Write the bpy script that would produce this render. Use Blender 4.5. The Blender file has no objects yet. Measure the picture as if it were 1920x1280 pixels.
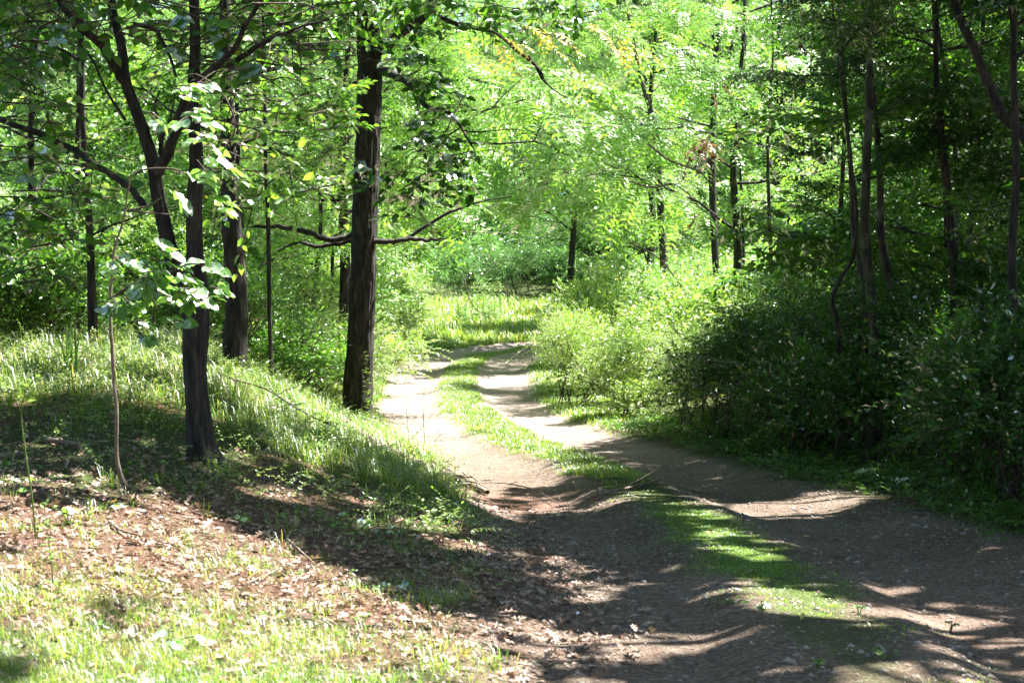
import bpy, math
import numpy as np

# ------------------------------------------------------------------ camera, world, sun, exposure
SC = bpy.context.scene
COL = SC.collection
F = 3200.0                       # focal length in pixels of the 1920-wide photograph
CAMZ = 1.5
PITCH = math.atan(170 / F)
cam_d = bpy.data.cameras.new("camera")
cam_d.sensor_width = 36.0
cam_d.lens = 36.0 * F / 1920
cam_d.clip_end = 600
cam_d.dof.use_dof = True
cam_d.dof.focus_distance = 17.0
cam_d.dof.aperture_fstop = 8.0
cam = bpy.data.objects.new("camera", cam_d)
COL.objects.link(cam)
cam.location = (0, 0, CAMZ)
cam.rotation_euler = (math.pi / 2 - PITCH, 0, 0)
SC.camera = cam

SUN_AZ = math.radians(58)         # clockwise from the viewing direction: high sun ahead, a little to the right
SUN_EL = math.radians(60)
SUN = np.array([math.sin(SUN_AZ) * math.cos(SUN_EL), math.cos(SUN_AZ) * math.cos(SUN_EL), math.sin(SUN_EL)])
W = bpy.data.worlds.new("World")
SC.world = W
W.use_nodes = True
nt = W.node_tree
nt.nodes.clear()
sky = nt.nodes.new("ShaderNodeTexSky")
sky.sky_type = 'NISHITA'
sky.sun_disc = False
sky.sun_elevation = SUN_EL
sky.sun_rotation = SUN_AZ
bg = nt.nodes.new("ShaderNodeBackground")
bg.inputs[1].default_value = 0.05
wo = nt.nodes.new("ShaderNodeOutputWorld")
nt.links.new(sky.outputs[0], bg.inputs[0])
nt.links.new(bg.outputs[0], wo.inputs[0])
sl = bpy.data.lights.new("sun", 'SUN')
sl.energy = 5.0
sl.angle = math.radians(0.55)
sl.color = (1.0, 0.97, 0.91)
so = bpy.data.objects.new("sun", sl)
COL.objects.link(so)
so.location = (15, 30, 50)
from mathutils import Vector
so.rotation_euler = Vector(tuple(SUN)).to_track_quat('Z', 'Y').to_euler()
SC.view_settings.view_transform = 'Standard'
SC.view_settings.look = 'None'
SC.view_settings.exposure = 2.5
SC.view_settings.gamma = 1.0
SC.view_settings.use_curve_mapping = False
try:
    SC.cycles.use_denoising = True
    SC.cycles.denoiser = 'OPENIMAGEDENOISE'
    SC.cycles.max_bounces = 6
    SC.cycles.diffuse_bounces = 3
    SC.cycles.transmission_bounces = 3
    SC.cycles.use_adaptive_sampling = True
    SC.cycles.adaptive_threshold = .03
except Exception:
    pass

# ------------------------------------------------------------------ picture <-> place
CP, SP = math.cos(PITCH), math.sin(PITCH)
def project(P):
    P = np.atleast_2d(P)
    z = P[:, 2] - CAMZ
    d = P[:, 1] * CP - z * SP
    v = P[:, 1] * SP + z * CP
    ds = np.where(np.abs(d) < 1e-6, 1e-6, d)
    return 960 + F * P[:, 0] / ds, 640 - F * v / ds, d
def ray(px, py):
    a, b = (px - 960) / F, -(py - 640) / F
    return np.array([a, CP + b * SP, -SP + b * CP])
def Wp(px, py, Y):               # the point seen at a pixel at distance Y
    r = ray(px, py)
    return np.array([0, 0, CAMZ]) + r * (Y / r[1])

# ------------------------------------------------------------------ noise
def _h(ix, iy, iz, s):
    n = (ix.astype(np.int64) * 374761393 + iy.astype(np.int64) * 668265263 + iz.astype(np.int64) * 2147483647 + s * 1274126177) & 0xFFFFFFFF
    n = ((n ^ (n >> 13)) * 1274126177) & 0xFFFFFFFF
    n = n ^ (n >> 16)
    return (n & 0xFFFF) / 65535.0
def vnoise(x, y, z=None, s=0):
    x = np.asarray(x, float); y = np.asarray(y, float)
    three = z is not None
    z = np.zeros_like(x) if z is None else np.asarray(z, float) + 0 * x
    ix, iy, iz = np.floor(x), np.floor(y), np.floor(z)
    fx, fy, fz = x - ix, y - iy, z - iz
    fx, fy, fz = [f * f * (3 - 2 * f) for f in (fx, fy, fz)]
    r = 0
    for dx in (0, 1):
        for dy in (0, 1):
            for dz in ((0, 1) if three else (0,)):
                w = (fx if dx else 1 - fx) * (fy if dy else 1 - fy) * (fz if dz else 1 - fz)
                r = r + w * _h(ix + dx, iy + dy, iz + dz, s)
    return r
def fbm(x, y, z=None, s=0, o=4):
    r, a, t = 0, .5, 0
    for k in range(o):
        r = r + a * vnoise(np.asarray(x) * 2 ** k, np.asarray(y) * 2 ** k, None if z is None else np.asarray(z) * 2 ** k, s + k)
        t += a; a *= .5
    return r / t
def sstep(a, b, x):
    t = np.clip((x - a) / (b - a), 0, 1)
    return t * t * (3 - 2 * t)

# ------------------------------------------------------------------ terrain
CL = np.array([(.6, -30), (.9, 0), (1.28, 5.9), (1.42, 7.7), (1.36, 9.65), (1.25, 13), (.72, 17.8), (-.05, 21.8), (-.85, 27.6),
               (-1.05, 33.3), (-1.15, 38.2), (-.75, 43), (.5, 47), (3, 50), (7, 52), (13, 52.5), (30, 50)])
def track(x, y):                 # signed distance from the middle of the track (right positive), along the track
    best = np.full(np.shape(x), 1e9); sg = np.zeros(np.shape(x))
    for (ax, ay), (bx, by) in zip(CL[:-1], CL[1:]):
        dx, dy = bx - ax, by - ay
        L2 = dx * dx + dy * dy
        t = np.clip(((x - ax) * dx + (y - ay) * dy) / L2, 0, 1)
        ex, ey = x - (ax + t * dx), y - (ay + t * dy)
        d = np.hypot(ex, ey)
        s = np.sign(ex * dy - ey * dx)
        m = d < best
        best = np.where(m, d, best); sg = np.where(m, s, sg)
    return best * np.where(sg == 0, 1, sg)
ZY = [-30, 0, 5.9, 7.7, 9.65, 13, 17.8, 21.8, 27.6, 33, 38, 44, 50, 59, 71, 85, 100, 125, 180]
ZZ = [.1, .1, 0, -.13, -.25, -.45, -.72, -.88, -1.0, -1.1, -1.13, -1.15, -1.12, -.85, -.3, 1.2, 4, 11, 25]
def zc(y):
    return (np.interp(y - 1.2, ZY, ZZ) + np.interp(y, ZY, ZZ) + np.interp(y + 1.2, ZY, ZZ)) / 3
def gz(x, y, fine=True):
    x = np.asarray(x, float); y = np.asarray(y, float)
    u = x - np.interp(y, CL[:13, 1], CL[:13, 0])
    z = zc(y)
    HL = np.interp(y, [0, 6, 8, 11, 14, 17, 21, 30, 40, 50, 60], [.2, .22, .34, .6, 1.0, 1.25, 1.15, .9, .5, .3, 0])
    z = z + HL * sstep(1.35, 4.4, -u) * (1 - .45 * sstep(6, 14, -u))
    z = z + .3 * sstep(1.9, 5, u) + .5 * sstep(5, 16, u)
    if not fine: return z
    d = track(x, y); a = np.abs(d)
    near = 1 - sstep(46, 60, y) * 0
    rut = sstep(.28, .6, a) * (1 - sstep(1.15, 1.65, a)) * near
    z = z - .075 * rut
    z = z - .10 * np.exp(-((y - 14.2) / 1.3) ** 2) * np.exp(-((d + 1.0) / .6) ** 2)
    z = z + .06 * (fbm(x * .6, y * .4, s=3, o=2) - .5) + .007 * (fbm(x * 3, y * 2, s=9, o=2) - .5) * (1 - .6 * rut)
    z = z + .25 * (fbm(x * .25, y * .25, s=5, o=3) - .5) * sstep(2, 6, a)
    return z
def G(px, py):                   # where the ray of a pixel meets the ground
    r = ray(px, py)
    t = np.concatenate([np.arange(3, 40, .02), np.arange(40, 160, .1)])
    P = np.array([0, 0, CAMZ]) + r[None] * t[:, None]
    below = P[:, 2] < gz(P[:, 0], P[:, 1])
    i = int(np.argmax(below)) if below.any() else len(t) - 1
    return P[i]

# ------------------------------------------------------------------ mesh helpers
def mesh_obj(name, V, loops, counts, mat, parent=None, tint=None, smooth=False, attrs=None):
    me = bpy.data.meshes.new(name)
    V = np.asarray(V, np.float32); loops = np.asarray(loops, np.int32).ravel(); counts = np.asarray(counts, np.int32)
    me.vertices.add(len(V)); me.vertices.foreach_set("co", V.ravel())
    me.loops.add(len(loops)); me.loops.foreach_set("vertex_index", loops)
    me.polygons.add(len(counts))
    st = np.concatenate([[0], np.cumsum(counts)[:-1]]).astype(np.int32)
    me.polygons.foreach_set("loop_start", st)
    if smooth:
        me.polygons.foreach_set("use_smooth", np.ones(len(counts), bool))
    me.update(calc_edges=True)
    if tint is not None:
        a = me.attributes.new("tint", 'FLOAT', 'FACE'); a.data.foreach_set("value", np.asarray(tint, np.float32))
    for k, v in (attrs or {}).items():
        a = me.attributes.new(k, 'FLOAT', 'POINT'); a.data.foreach_set("value", np.asarray(v, np.float32))
    if mat is not None:
        me.materials.append(mat)
    o = bpy.data.objects.new(name, me); COL.objects.link(o)
    if parent is not None:
        o.parent = parent
        if parent.type == 'EMPTY':
            o.matrix_parent_inverse = parent.matrix_basis.inverted()
    return o
class Acc:
    """collects faces of mixed size"""
    def __init__(s): s.V = []; s.L = []; s.C = []; s.T = []; s.n = 0
    def add(s, V, F_, tint=None):       # F_: (n,k) array
        V = np.asarray(V).reshape(-1, 3); F_ = np.asarray(F_)
        s.V.append(V); s.L.append((F_ + s.n).ravel()); s.C.append(np.full(len(F_), F_.shape[1]))
        s.T.append(np.zeros(len(F_)) if tint is None else np.broadcast_to(tint, (len(F_),)))
        s.n += len(V)
    def tris(s): return int(sum((c - 2).sum() for c in s.C))
    def build(s, name, mat, parent=None, smooth=False):
        global TRIS
        if not s.V: return None
        TRIS += s.tris()
        return mesh_obj(name, np.concatenate(s.V), np.concatenate(s.L), np.concatenate(s.C), mat, parent, np.concatenate(s.T), smooth)
TRIS = 0
def props(o, label=None, cat=None, group=None, kind=None):
    if label: o["label"] = label
    if cat: o["category"] = cat
    if group: o["group"] = group
    if kind: o["kind"] = kind
    return o
def empty(name, loc, label, cat, group=None):
    o = bpy.data.objects.new(name, None); o.empty_display_size = .2
    COL.objects.link(o); o.location = tuple(loc)
    return props(o, label, cat, group)
def norm(v):
    return v / np.maximum(np.linalg.norm(v, axis=-1, keepdims=True), 1e-9)

def tube(acc, pts, rad, sides=6, tint=None, cap=True, rough=0, rs=None):
    pts = np.asarray(pts, float); n = len(pts); rad = np.broadcast_to(np.asarray(rad, float), (n,))
    t = np.gradient(pts, axis=0); t = norm(t)
    ref = np.array([0.3, 1, .1]) if abs(t[0][2]) > .7 else np.array([0, 0, 1.0])
    a = norm(np.cross(t, ref)); b = np.cross(t, a)
    ang = np.arange(sides) * 2 * np.pi / sides
    rr = rad[:, None] * np.ones((1, sides))
    if rough and rs is not None: rr = rr * (1 + rough * (rs.rand(n, sides) - .5))
    V = pts[:, None] + rr[..., None] * (np.cos(ang)[None, :, None] * a[:, None] + np.sin(ang)[None, :, None] * b[:, None])
    V = V.reshape(-1, 3)
    i = np.arange(n - 1)[:, None] * sides; j = np.arange(sides)[None]
    q = np.stack([i + j, i + (j + 1) % sides, i + sides + (j + 1) % sides, i + sides + j], -1).reshape(-1, 4)
    acc.add(V, q, tint)
def smooth_line(pts, n):
    pts = np.asarray(pts, float)
    k = len(pts)
    if k < 3:
        s = np.linspace(0, 1, n)[:, None]
        return pts[0] * (1 - s) + pts[-1] * s
    P = np.vstack([2 * pts[0] - pts[1], pts, 2 * pts[-1] - pts[-2]])
    u = np.linspace(0, k - 1 - 1e-9, n); i = u.astype(int); f = (u - i)[:, None]
    p0, p1, p2, p3 = P[i], P[i + 1], P[i + 2], P[i + 3]
    return .5 * (2 * p1 + (p2 - p0) * f + (2 * p0 - 5 * p1 + 4 * p2 - p3) * f ** 2 + (3 * p1 - p0 - 3 * p2 + p3) * f ** 3)

# ------------------------------------------------------------------ sun patches to light: canopy leaves are cut away above them
LIT = [  # (polygon in photograph pixels of the ground, chance that the sun comes through)
    ([(-400, 600), (660, 620), (700, 900), (560, 860), (420, 900), (250, 860), (0, 830), (-400, 830)], .42),
    ([(-400, 600), (330, 620), (340, 720), (200, 745), (-400, 750)], .6),
    ([(420, 650), (650, 680), (640, 800), (500, 740), (420, 700)], .6),
    ([(-400, 760), (330, 750), (420, 900), (0, 870), (-400, 860)], .3),
    ([(470, 800), (640, 860), (600, 890), (480, 850)], .85),
    ([(-900, 930), (0, 900), (230, 930), (330, 950), (470, 1010), (640, 1090), (700, 1120), (900, 1190), (860, 1500), (-900, 1500)], .95),
    ([(0, 870), (240, 900), (330, 930), (200, 990), (0, 950)], .7),
    ([(160, 1130), (250, 1130), (250, 1230), (200, 1220)], .3),
    ([(-100, 1200), (330, 1235), (460, 1300), (-100, 1320)], .8),
    ([(-140, 895), (210, 905), (230, 990), (-140, 1015)], .98),
    ([(690, 830), (830, 830), (960, 930), (1010, 960), (930, 960), (760, 860)], .9),
    ([(700, 700), (1010, 690), (1040, 740), (1130, 830), (980, 845), (820, 835), (690, 830)], .97),
    ([(700, 640), (1010, 638), (1010, 690), (700, 700)], .22),
    ([(690, 655), (760, 640), (780, 665), (700, 700)], .8),
    ([(780, 540), (1100, 540), (1060, 614), (800, 614)], .95),
    ([(780, 614), (1060, 614), (1020, 638), (740, 640)], .06),
    ([(1010, 690), (1060, 560), (1500, 560), (1480, 690), (1330, 760), (1250, 822), (1130, 812)], .95),
    ([(820, 835), (980, 845), (1180, 890), (1230, 935), (1120, 950), (1000, 955), (880, 880)], .5),
    ([(1100, 835), (1330, 855), (1330, 872), (1090, 868)], .45),
    ([(430, 880), (640, 930), (900, 985), (900, 1000), (640, 960), (440, 925)], .4),
    ([(560, 1010), (760, 1050), (930, 1110), (900, 1130), (700, 1075), (540, 1030)], .3),
    ([(640, 965), (800, 985), (1000, 1020), (1090, 1040), (1080, 1052), (900, 1035), (620, 985)], .85),
    ([(980, 1050), (1130, 1056), (1270, 1052), (1270, 1062), (1110, 1080), (960, 1060)], .8),
    ([(1290, 928), (1480, 922), (1620, 905), (1690, 912), (1560, 950), (1400, 948)], .97),
    ([(1230, 925), (1330, 945), (1440, 1000), (1460, 1050), (1360, 1050), (1270, 970)], .68),
    ([(1640, 1076), (1730, 1076), (1730, 1084), (1640, 1084)], .9),
    ([(1660, 966), (1690, 966), (1690, 974), (1650, 976)], .9),
    ([(1400, 1100), (1480, 1104), (1600, 1130), (1750, 1140), (2000, 1120), (2000, 1150), (1700, 1170), (1500, 1145), (1360, 1125)], .92),
    ([(940, 1140), (1060, 1150), (1080, 1168), (930, 1175)], .9),
    ([(840, 1165), (1010, 1160), (1240, 1195), (1280, 1222), (1060, 1250), (1020, 1300), (840, 1400)], .88),
    ([(1060, 1085), (1160, 1085), (1170, 1096), (1060, 1098)], .9),
    ([(1300, 1080), (1420, 1090), (1440, 1105), (1300, 1100)], .8),
    ([(1100, 1160), (1330, 1150), (1330, 1168), (1110, 1176)], .85),
    ([(1240, 1168), (1440, 1160), (1460, 1180), (1250, 1190)], .9),
    ([(1640, 1110), (2100, 1095), (2100, 1400), (1680, 1400), (1760, 1230), (1620, 1150)], .72),
    ([(1750, 1160), (2000, 1150), (2000, 1300), (1700, 1300), (1600, 1250), (1700, 1240), (1900, 1200), (1740, 1195)], .85),
    ([(1450, 1245), (1720, 1235), (1760, 1300), (1100, 1300), (1200, 1258), (1380, 1258)], .85),
]
def pip(px, py, poly):
    r = np.zeros(np.shape(px), bool); n = len(poly)
    for i in range(n):
        x1, y1 = poly[i]; x2, y2 = poly[(i + 1) % n]
        if y1 == y2: continue
        c = (y1 > py) != (y2 > py)
        r ^= c & (px < (x2 - x1) * (py - y1) / (y2 - y1) + x1)
    return r
_gx = np.arange(-1000, 2200, 6.0); _gy = np.arange(540, 1520, 4.0)
_MX, _MY = np.meshgrid(_gx, _gy)
_LM = np.full(_MX.shape, .04)
for poly, v in LIT:
    _LM[pip(_MX, _MY, poly)] = v
def _grow(M, ry, rx):
    o = M.copy()
    for dy in range(-ry, ry + 1):
        for dx in range(-rx, rx + 1):
            o = np.maximum(o, np.roll(np.roll(M, dy, 0), dx, 1))
    return o
_LM = np.where(_MY > 1010, _grow(_LM, 2, 4), np.where(_MY > 880, _grow(_LM, 1, 2), _LM))
def lit_at(P):
    """chance of sun at the ground where the sun's ray through each point P lands"""
    g = P.copy()
    for _ in range(3):
        z = gz(g[:, 0], g[:, 1], False)
        g = P - SUN[None] * ((P[:, 2] - z) / SUN[2])[:, None]
    px, py, d = project(np.column_stack([g[:, 0], g[:, 1], gz(g[:, 0], g[:, 1], False)]))
    ok = (d > 2.0) & (px > -1000) & (px < 2190) & (py > 540) & (py < 1500)
    i = np.clip(((py - 540) / 4).astype(int), 0, len(_gy) - 1); j = np.clip(((px + 1000) / 6).astype(int), 0, len(_gx) - 1)
    v = _LM[i, j]
    v = np.where(ok & (g[:, 1] < 84), v, .06)
    n = fbm(g[:, 0] * 3.0, g[:, 1] * 2.2, s=21, o=3)
    v2 = v + (n - .5) * 2.4 * (4 * v * (1 - v))
    return np.clip(v2, 0, 1), g
CLEAR = [   # nothing may hang in front of these openings nearer than the given distance
    ([(700, 655), (800, 640), (1000, 625), (1010, 700), (1060, 800), (1250, 880), (1700, 900), (1920, 1000), (1920, 1280), (0, 1280), (0, 900), (600, 860), (700, 800)], 44, 1.0),
    ([(800, 560), (900, 520), (1030, 530), (1010, 640), (760, 640), (780, 590)], 52, .97),
    ([(870, 400), (1000, 420), (1050, 540), (860, 540)], 55, .8),
    ([(640, 60), (725, 60), (715, 500), (700, 810), (635, 810), (655, 430)], 19.0, .93),
    ([(335, 590), (400, 590), (410, 860), (350, 860)], 10.9, 1.0),
    ([(270, 250), (400, 200), (400, 480), (330, 560), (290, 420)], 10.9, .6),
    ([(200, 470), (445, 470), (450, 650), (200, 650)], 10.5, .95),
    ([(0, 640), (640, 640), (640, 900), (0, 900)], 13.5, .9),
]
def keep_mask(P, rs, shade=True, view=True):  # drops leaves that would shade the chosen sun patches
    k = np.ones(len(P), bool)
    if shade:
        v, g = lit_at(P)
        hi = P[:, 2] - gz(P[:, 0], P[:, 1], False) > 1.6
        k &= ~((rs.rand(len(P)) < v ** .7 + .12 * (v > .72)) & hi)
    if view:
        px, py, d = project(P)
        for poly, dist, pr in CLEAR:
            m = pip(px, py, poly) & (d < dist) & (d > 1)
            k &= ~(m & (rs.rand(len(P)) < pr))
    k &= P[:, 2] > gz(P[:, 0], P[:, 1]) + .02
    # stay well clear of the lens
    k &= ~((np.abs(P[:, 0]) < 2.5) & (P[:, 1] < 4.5) & (P[:, 1] > -2) & (P[:, 2] < 4))
    return k

# ------------------------------------------------------------------ leaves
def leaf_geo(acc, P, D, N, L, Wd, shape='quad', tint=None, rs=None, fold=.18):
    n = len(P)
    if n == 0: return
    D = norm(D); S = norm(np.cross(D, N)); U = np.cross(S, D)
    L = np.broadcast_to(L, (n,))[:, None]; Wd = np.broadcast_to(Wd, (n,))[:, None]
    if shape == 'quad':
        V = np.stack([P, P + D * L * .42 + S * Wd * .5 + U * Wd * fold, P + D * L - U * L * .06, P + D * L * .42 - S * Wd * .5 + U * Wd * fold], 1)
        b = np.arange(n)[:, None] * 4
        Fc = np.concatenate([b + np.array([[0, 1, 2]]), b + np.array([[0, 2, 3]])], 1).reshape(-1, 3)
        acc.add(V, Fc, None if tint is None else np.repeat(tint, 2))
    elif shape == 'oval':
        cur = -.10
        def q(t, w, f): return P + D * L * t + S * Wd * w + U * (Wd * f + L * cur * t * t * 2)
        V = np.stack([P, q(.28, .42, fold), q(.62, .45, fold), q(1, 0, 0), q(.62, -.45, fold), q(.28, -.42, fold), q(.28, 0, 0), q(.62, 0, 0)], 1)
        b = np.arange(n)[:, None] * 8
        T = np.array([[0, 1, 6], [0, 6, 5], [2, 3, 7], [3, 4, 7]])
        Q = np.array([[1, 2, 7, 6], [6, 7, 4, 5]])
        V = V.reshape(-1, 3)
        F3 = (b[:, :, None] + T[None]).reshape(-1, 3); F4 = (b[:, :, None] + Q[None]).reshape(-1, 4)
        base = acc.n
        acc.add(V, F3, None if tint is None else np.repeat(tint, 4))
        acc.L.append((F4 + base).ravel()); acc.C.append(np.full(len(F4), 4)); acc.T.append(np.zeros(len(F4)) if tint is None else np.repeat(tint, 2))
    elif shape == 'lobed':
        out = np.array([(0, 0), (.16, .22), (.30, .10), (.42, .42), (.55, .14), (.72, .40), (.78, .12), (1, 0),
                        (.78, -.12), (.72, -.40), (.55, -.14), (.42, -.42), (.30, -.10), (.16, -.22)])
        k = len(out)
        c = rs.uniform(.05, .5, (n, 1)) if rs is not None else .2
        c2 = rs.uniform(-.5, .5, (n, 1)) if rs is not None else .1
        V = np.stack([P + D * L * a + S * Wd * w * 1.1 + U * (np.abs(w) ** 1.3 * Wd * c * 2 + L * c2 * (a - .4) ** 2) for a, w in out] + [P + D * L * .5], 1)
        b = np.arange(n)[:, None] * (k + 1)
        T = np.array([[i, (i + 1) % k, k] for i in range(k)])
        acc.add(V, (b[:, :, None] + T[None]).reshape(-1, 3), None if tint is None else np.repeat(tint, k))
    elif shape == 'maple':
        out = np.array([(0, 0), (.05, .5), (.32, .34), (.45, .55), (.66, .2), (1, 0), (.66, -.2), (.45, -.55), (.32, -.34), (.05, -.5)])
        k = len(out)
        V = np.stack([P + D * L * a + S * Wd * w * 1.1 + U * Wd * (abs(w) * fold * 1.4 - .1 * a) for a, w in out] + [P + D * L * .35], 1)
        b = np.arange(n)[:, None] * (k + 1)
        T = np.array([[i, (i + 1) % k, k] for i in range(k)])
        acc.add(V, (b[:, :, None] + T[None]).reshape(-1, 3), None if tint is None else np.repeat(tint, k))

UP = np.array([0, 0, 1.0])
def twig_leaves(acc, O, D, L, K, ls, lw, rs, shape='quad', droop=.25, tint_mu=.5, tint_sd=.18, shade=True, view=True, tilt=.55, yellow=0.0, nocheck=False):
    """K alternate leaves along each twig"""
    n = len(O)
    if n == 0: return 0
    D = norm(D); L = np.broadcast_to(L, (n,))
    k = (np.arange(K) + .6) / K
    t = k[None, :, None]
    Ps = O[:, None] + D[:, None] * L[:, None, None] * t - UP * (droop * L[:, None, None] * t ** 2)
    H = norm(np.cross(D, UP) + 1e-4)
    side = np.where(np.arange(K) % 2 == 0, 1, -1)[None, :, None]
    side = side * np.where(rs.rand(n) < .5, 1, -1)[:, None, None]
    fw = np.where(np.arange(K) == K - 1, 2.5, .65)[None, :, None]
    Ld = norm(D[:, None] * fw + H[:, None] * side * .8 + rs.normal(0, .28, (n, K, 3)) - UP * (.15 + droop * .6))
    Nn = norm(UP + rs.normal(0, tilt, (n, K, 3)))
    tw = rs.normal(tint_mu, tint_sd, (n, 1)) + rs.normal(0, .13, (n, K))
    if yellow > 0:
        tw = np.where(rs.rand(n, 1) < yellow, 1.2, tw)
    S = ls * rs.uniform(.6, 1.15, (n, K))
    P_ = Ps.reshape(-1, 3)
    m = np.ones(len(P_), bool) if nocheck else keep_mask(P_, rs, shade, view)
    leaf_geo(acc, P_[m], Ld.reshape(-1, 3)[m], Nn.reshape(-1, 3)[m], S.ravel()[m], S.ravel()[m] * lw, shape, np.clip(tw.ravel()[m], 0, 1.3), rs)
    return int(m.sum())
def frond_leaves(acc, O, D, L, K, ls, lw, rs, droop=.5, tint_mu=.6, tint_sd=.12, shade=True, view=True, yellow=0.0, nocheck=False):
    """pinnate leaves: K pairs of leaflets on a drooping stalk"""
    n = len(O)
    if n == 0: return 0
    D = norm(D); L = np.broadcast_to(L, (n,)) * rs.uniform(.75, 1.2, n)
    t = ((np.arange(K) + 1.0) / K)[None, :, None]
    Ps = O[:, None] + D[:, None] * L[:, None, None] * t - UP * (droop * L[:, None, None] * t ** 2)
    T = norm(D[:, None] - UP * (2 * droop * t))
    H = norm(np.cross(D, UP) + 1e-4)[:, None] + 0 * T
    PP, DD, NN = [], [], []
    for s in (1, -1):
        PP.append(Ps); DD.append(norm(H * s + T * .45 + rs.normal(0, .12, T.shape) - UP * .15)); NN.append(norm(np.cross(H, T) * 1.0 + rs.normal(0, .25, T.shape)))
    P_ = np.stack(PP, 2).reshape(-1, 3); D_ = np.stack(DD, 2).reshape(-1, 3); N_ = np.stack(NN, 2).reshape(-1, 3)
    N_ = np.where(N_[:, 2:3] < 0, -N_, N_)
    tw = np.repeat(rs.normal(tint_mu, tint_sd, n), K * 2) + rs.normal(0, .06, n * K * 2)
    if yellow > 0: tw = np.where(np.repeat(rs.rand(n) < yellow, K * 2), 1.25, tw)
    S = ls * np.tile(np.repeat(np.sin(np.linspace(.5, 2.6, K)), 2), n) * rs.uniform(.85, 1.1, len(P_))
    m = np.ones(len(P_), bool) if nocheck else keep_mask(P_, rs, shade, view)
    leaf_geo(acc, P_[m], D_[m], N_[m], S[m], S[m] * lw, 'quad', np.clip(tw[m], 0, 1.3), rs, fold=.1)
    return int(m.sum())

# ------------------------------------------------------------------ materials
def new_mat(name):
    m = bpy.data.materials.new(name); m.use_nodes = True
    m.node_tree.nodes.clear()
    return m, m.node_tree.nodes, m.node_tree.links
def ramp(nodes, cols):
    r = nodes.new("ShaderNodeValToRGB"); e = r.color_ramp.elements
    while len(e) < len(cols): e.new(.5)
    for i, (p, c) in enumerate(cols):
        e[i].position = p; e[i].color = (*c, 1)
    return r
def leaf_mat(name, cols, trans=1.0, gloss=.22, rough=.36, tf=.45):
    m, N, L = new_mat(name)
    at = N.new("ShaderNodeAttribute"); at.attribute_name = "tint"
    geo = N.new("ShaderNodeNewGeometry")
    noi = N.new("ShaderNodeTexNoise"); noi.inputs["Scale"].default_value = 60; noi.inputs["Detail"].default_value = 3
    ad = N.new("ShaderNodeMath"); ad.operation = 'MULTIPLY_ADD'; ad.inputs[1].default_value = .25; ad.inputs[2].default_value = -.125
    L.new(noi.outputs[0], ad.inputs[0])
    sm = N.new("ShaderNodeMath"); sm.operation = 'ADD'; L.new(at.outputs["Fac"], sm.inputs[0]); L.new(ad.outputs[0], sm.inputs[1])
    sc = N.new("ShaderNodeMath"); sc.operation = 'MULTIPLY'; sc.inputs[1].default_value = 1 / 1.3; L.new(sm.outputs[0], sc.inputs[0])
    r = ramp(N, cols); L.new(sc.outputs[0], r.inputs[0])
    df = N.new("ShaderNodeBsdfDiffuse"); L.new(r.outputs[0], df.inputs[0])
    tr = N.new("ShaderNodeBsdfTranslucent")
    mu = N.new("ShaderNodeMix"); mu.data_type = 'RGBA'; mu.blend_type = 'MULTIPLY'; mu.inputs[0].default_value = 1
    L.new(r.outputs[0], mu.inputs[6]); mu.inputs[7].default_value = (2.45 * trans, 2.35 * trans, .85 * trans, 1)
    L.new(mu.outputs[2], tr.inputs[0])
    mx = N.new("ShaderNodeMixShader"); mx.inputs[0].default_value = tf; L.new(df.outputs[0], mx.inputs[1]); L.new(tr.outputs[0], mx.inputs[2])
    gl = N.new("ShaderNodeBsdfGlossy"); gl.inputs["Roughness"].default_value = rough; gl.inputs[0].default_value = (1, 1, 1, 1)
    fr = N.new("ShaderNodeFresnel"); fr.inputs[0].default_value = 1.45
    fm = N.new("ShaderNodeMath"); fm.operation = 'MULTIPLY'; fm.inputs[1].default_value = gloss * 2; L.new(fr.outputs[0], fm.inputs[0])
    fm.use_clamp = True
    m2 = N.new("ShaderNodeMixShader"); L.new(fm.outputs[0], m2.inputs[0]); L.new(mx.outputs[0], m2.inputs[1]); L.new(gl.outputs[0], m2.inputs[2])
    o = N.new("ShaderNodeOutputMaterial"); L.new(m2.outputs[0], o.inputs[0])
    return m
YEL = (.62, .42, .04)
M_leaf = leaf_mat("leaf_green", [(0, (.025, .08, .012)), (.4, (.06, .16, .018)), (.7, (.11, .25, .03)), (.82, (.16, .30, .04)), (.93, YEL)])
M_bright = leaf_mat("leaf_sunlit_yellow_green", [(0, (.06, .15, .03)), (.35, (.16, .32, .065)), (.65, (.27, .45, .11)), (.82, (.36, .50, .15)), (.93, YEL)], gloss=.4)  # albedo raised so the centre wood looks sunlit; brightness sits in the colour
M_dark = leaf_mat("leaf_shade_dark", [(0, (.018, .06, .010)), (.5, (.035, .11, .014)), (.8, (.07, .17, .02)), (.93, YEL)])  # shaded copy of the leaf green, shade put into the colour
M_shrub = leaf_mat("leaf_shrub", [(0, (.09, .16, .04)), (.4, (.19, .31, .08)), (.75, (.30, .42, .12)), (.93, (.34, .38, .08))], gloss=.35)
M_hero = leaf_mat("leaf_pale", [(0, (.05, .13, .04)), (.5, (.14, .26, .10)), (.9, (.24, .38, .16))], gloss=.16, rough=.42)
M_cool = leaf_mat("leaf_far_haze", [(0, (.04, .12, .045)), (.5, (.09, .21, .075)), (.9, (.17, .31, .10))])  # blue-green cast of far haze mixed into the leaf colour
M_grass = leaf_mat("grass_blade", [(0, (.05, .12, .02)), (.35, (.11, .20, .035)), (.6, (.19, .27, .06)), (.8, (.33, .33, .12)), (.95, (.5, .42, .24))], gloss=.08, rough=.5, tf=.45)
M_grassd = leaf_mat("grass_deep", [(0, (.045, .11, .012)), (.4, (.10, .20, .02)), (.7, (.17, .28, .035)), (.95, (.36, .32, .1))], gloss=.06, rough=.5, tf=.45)
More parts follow.
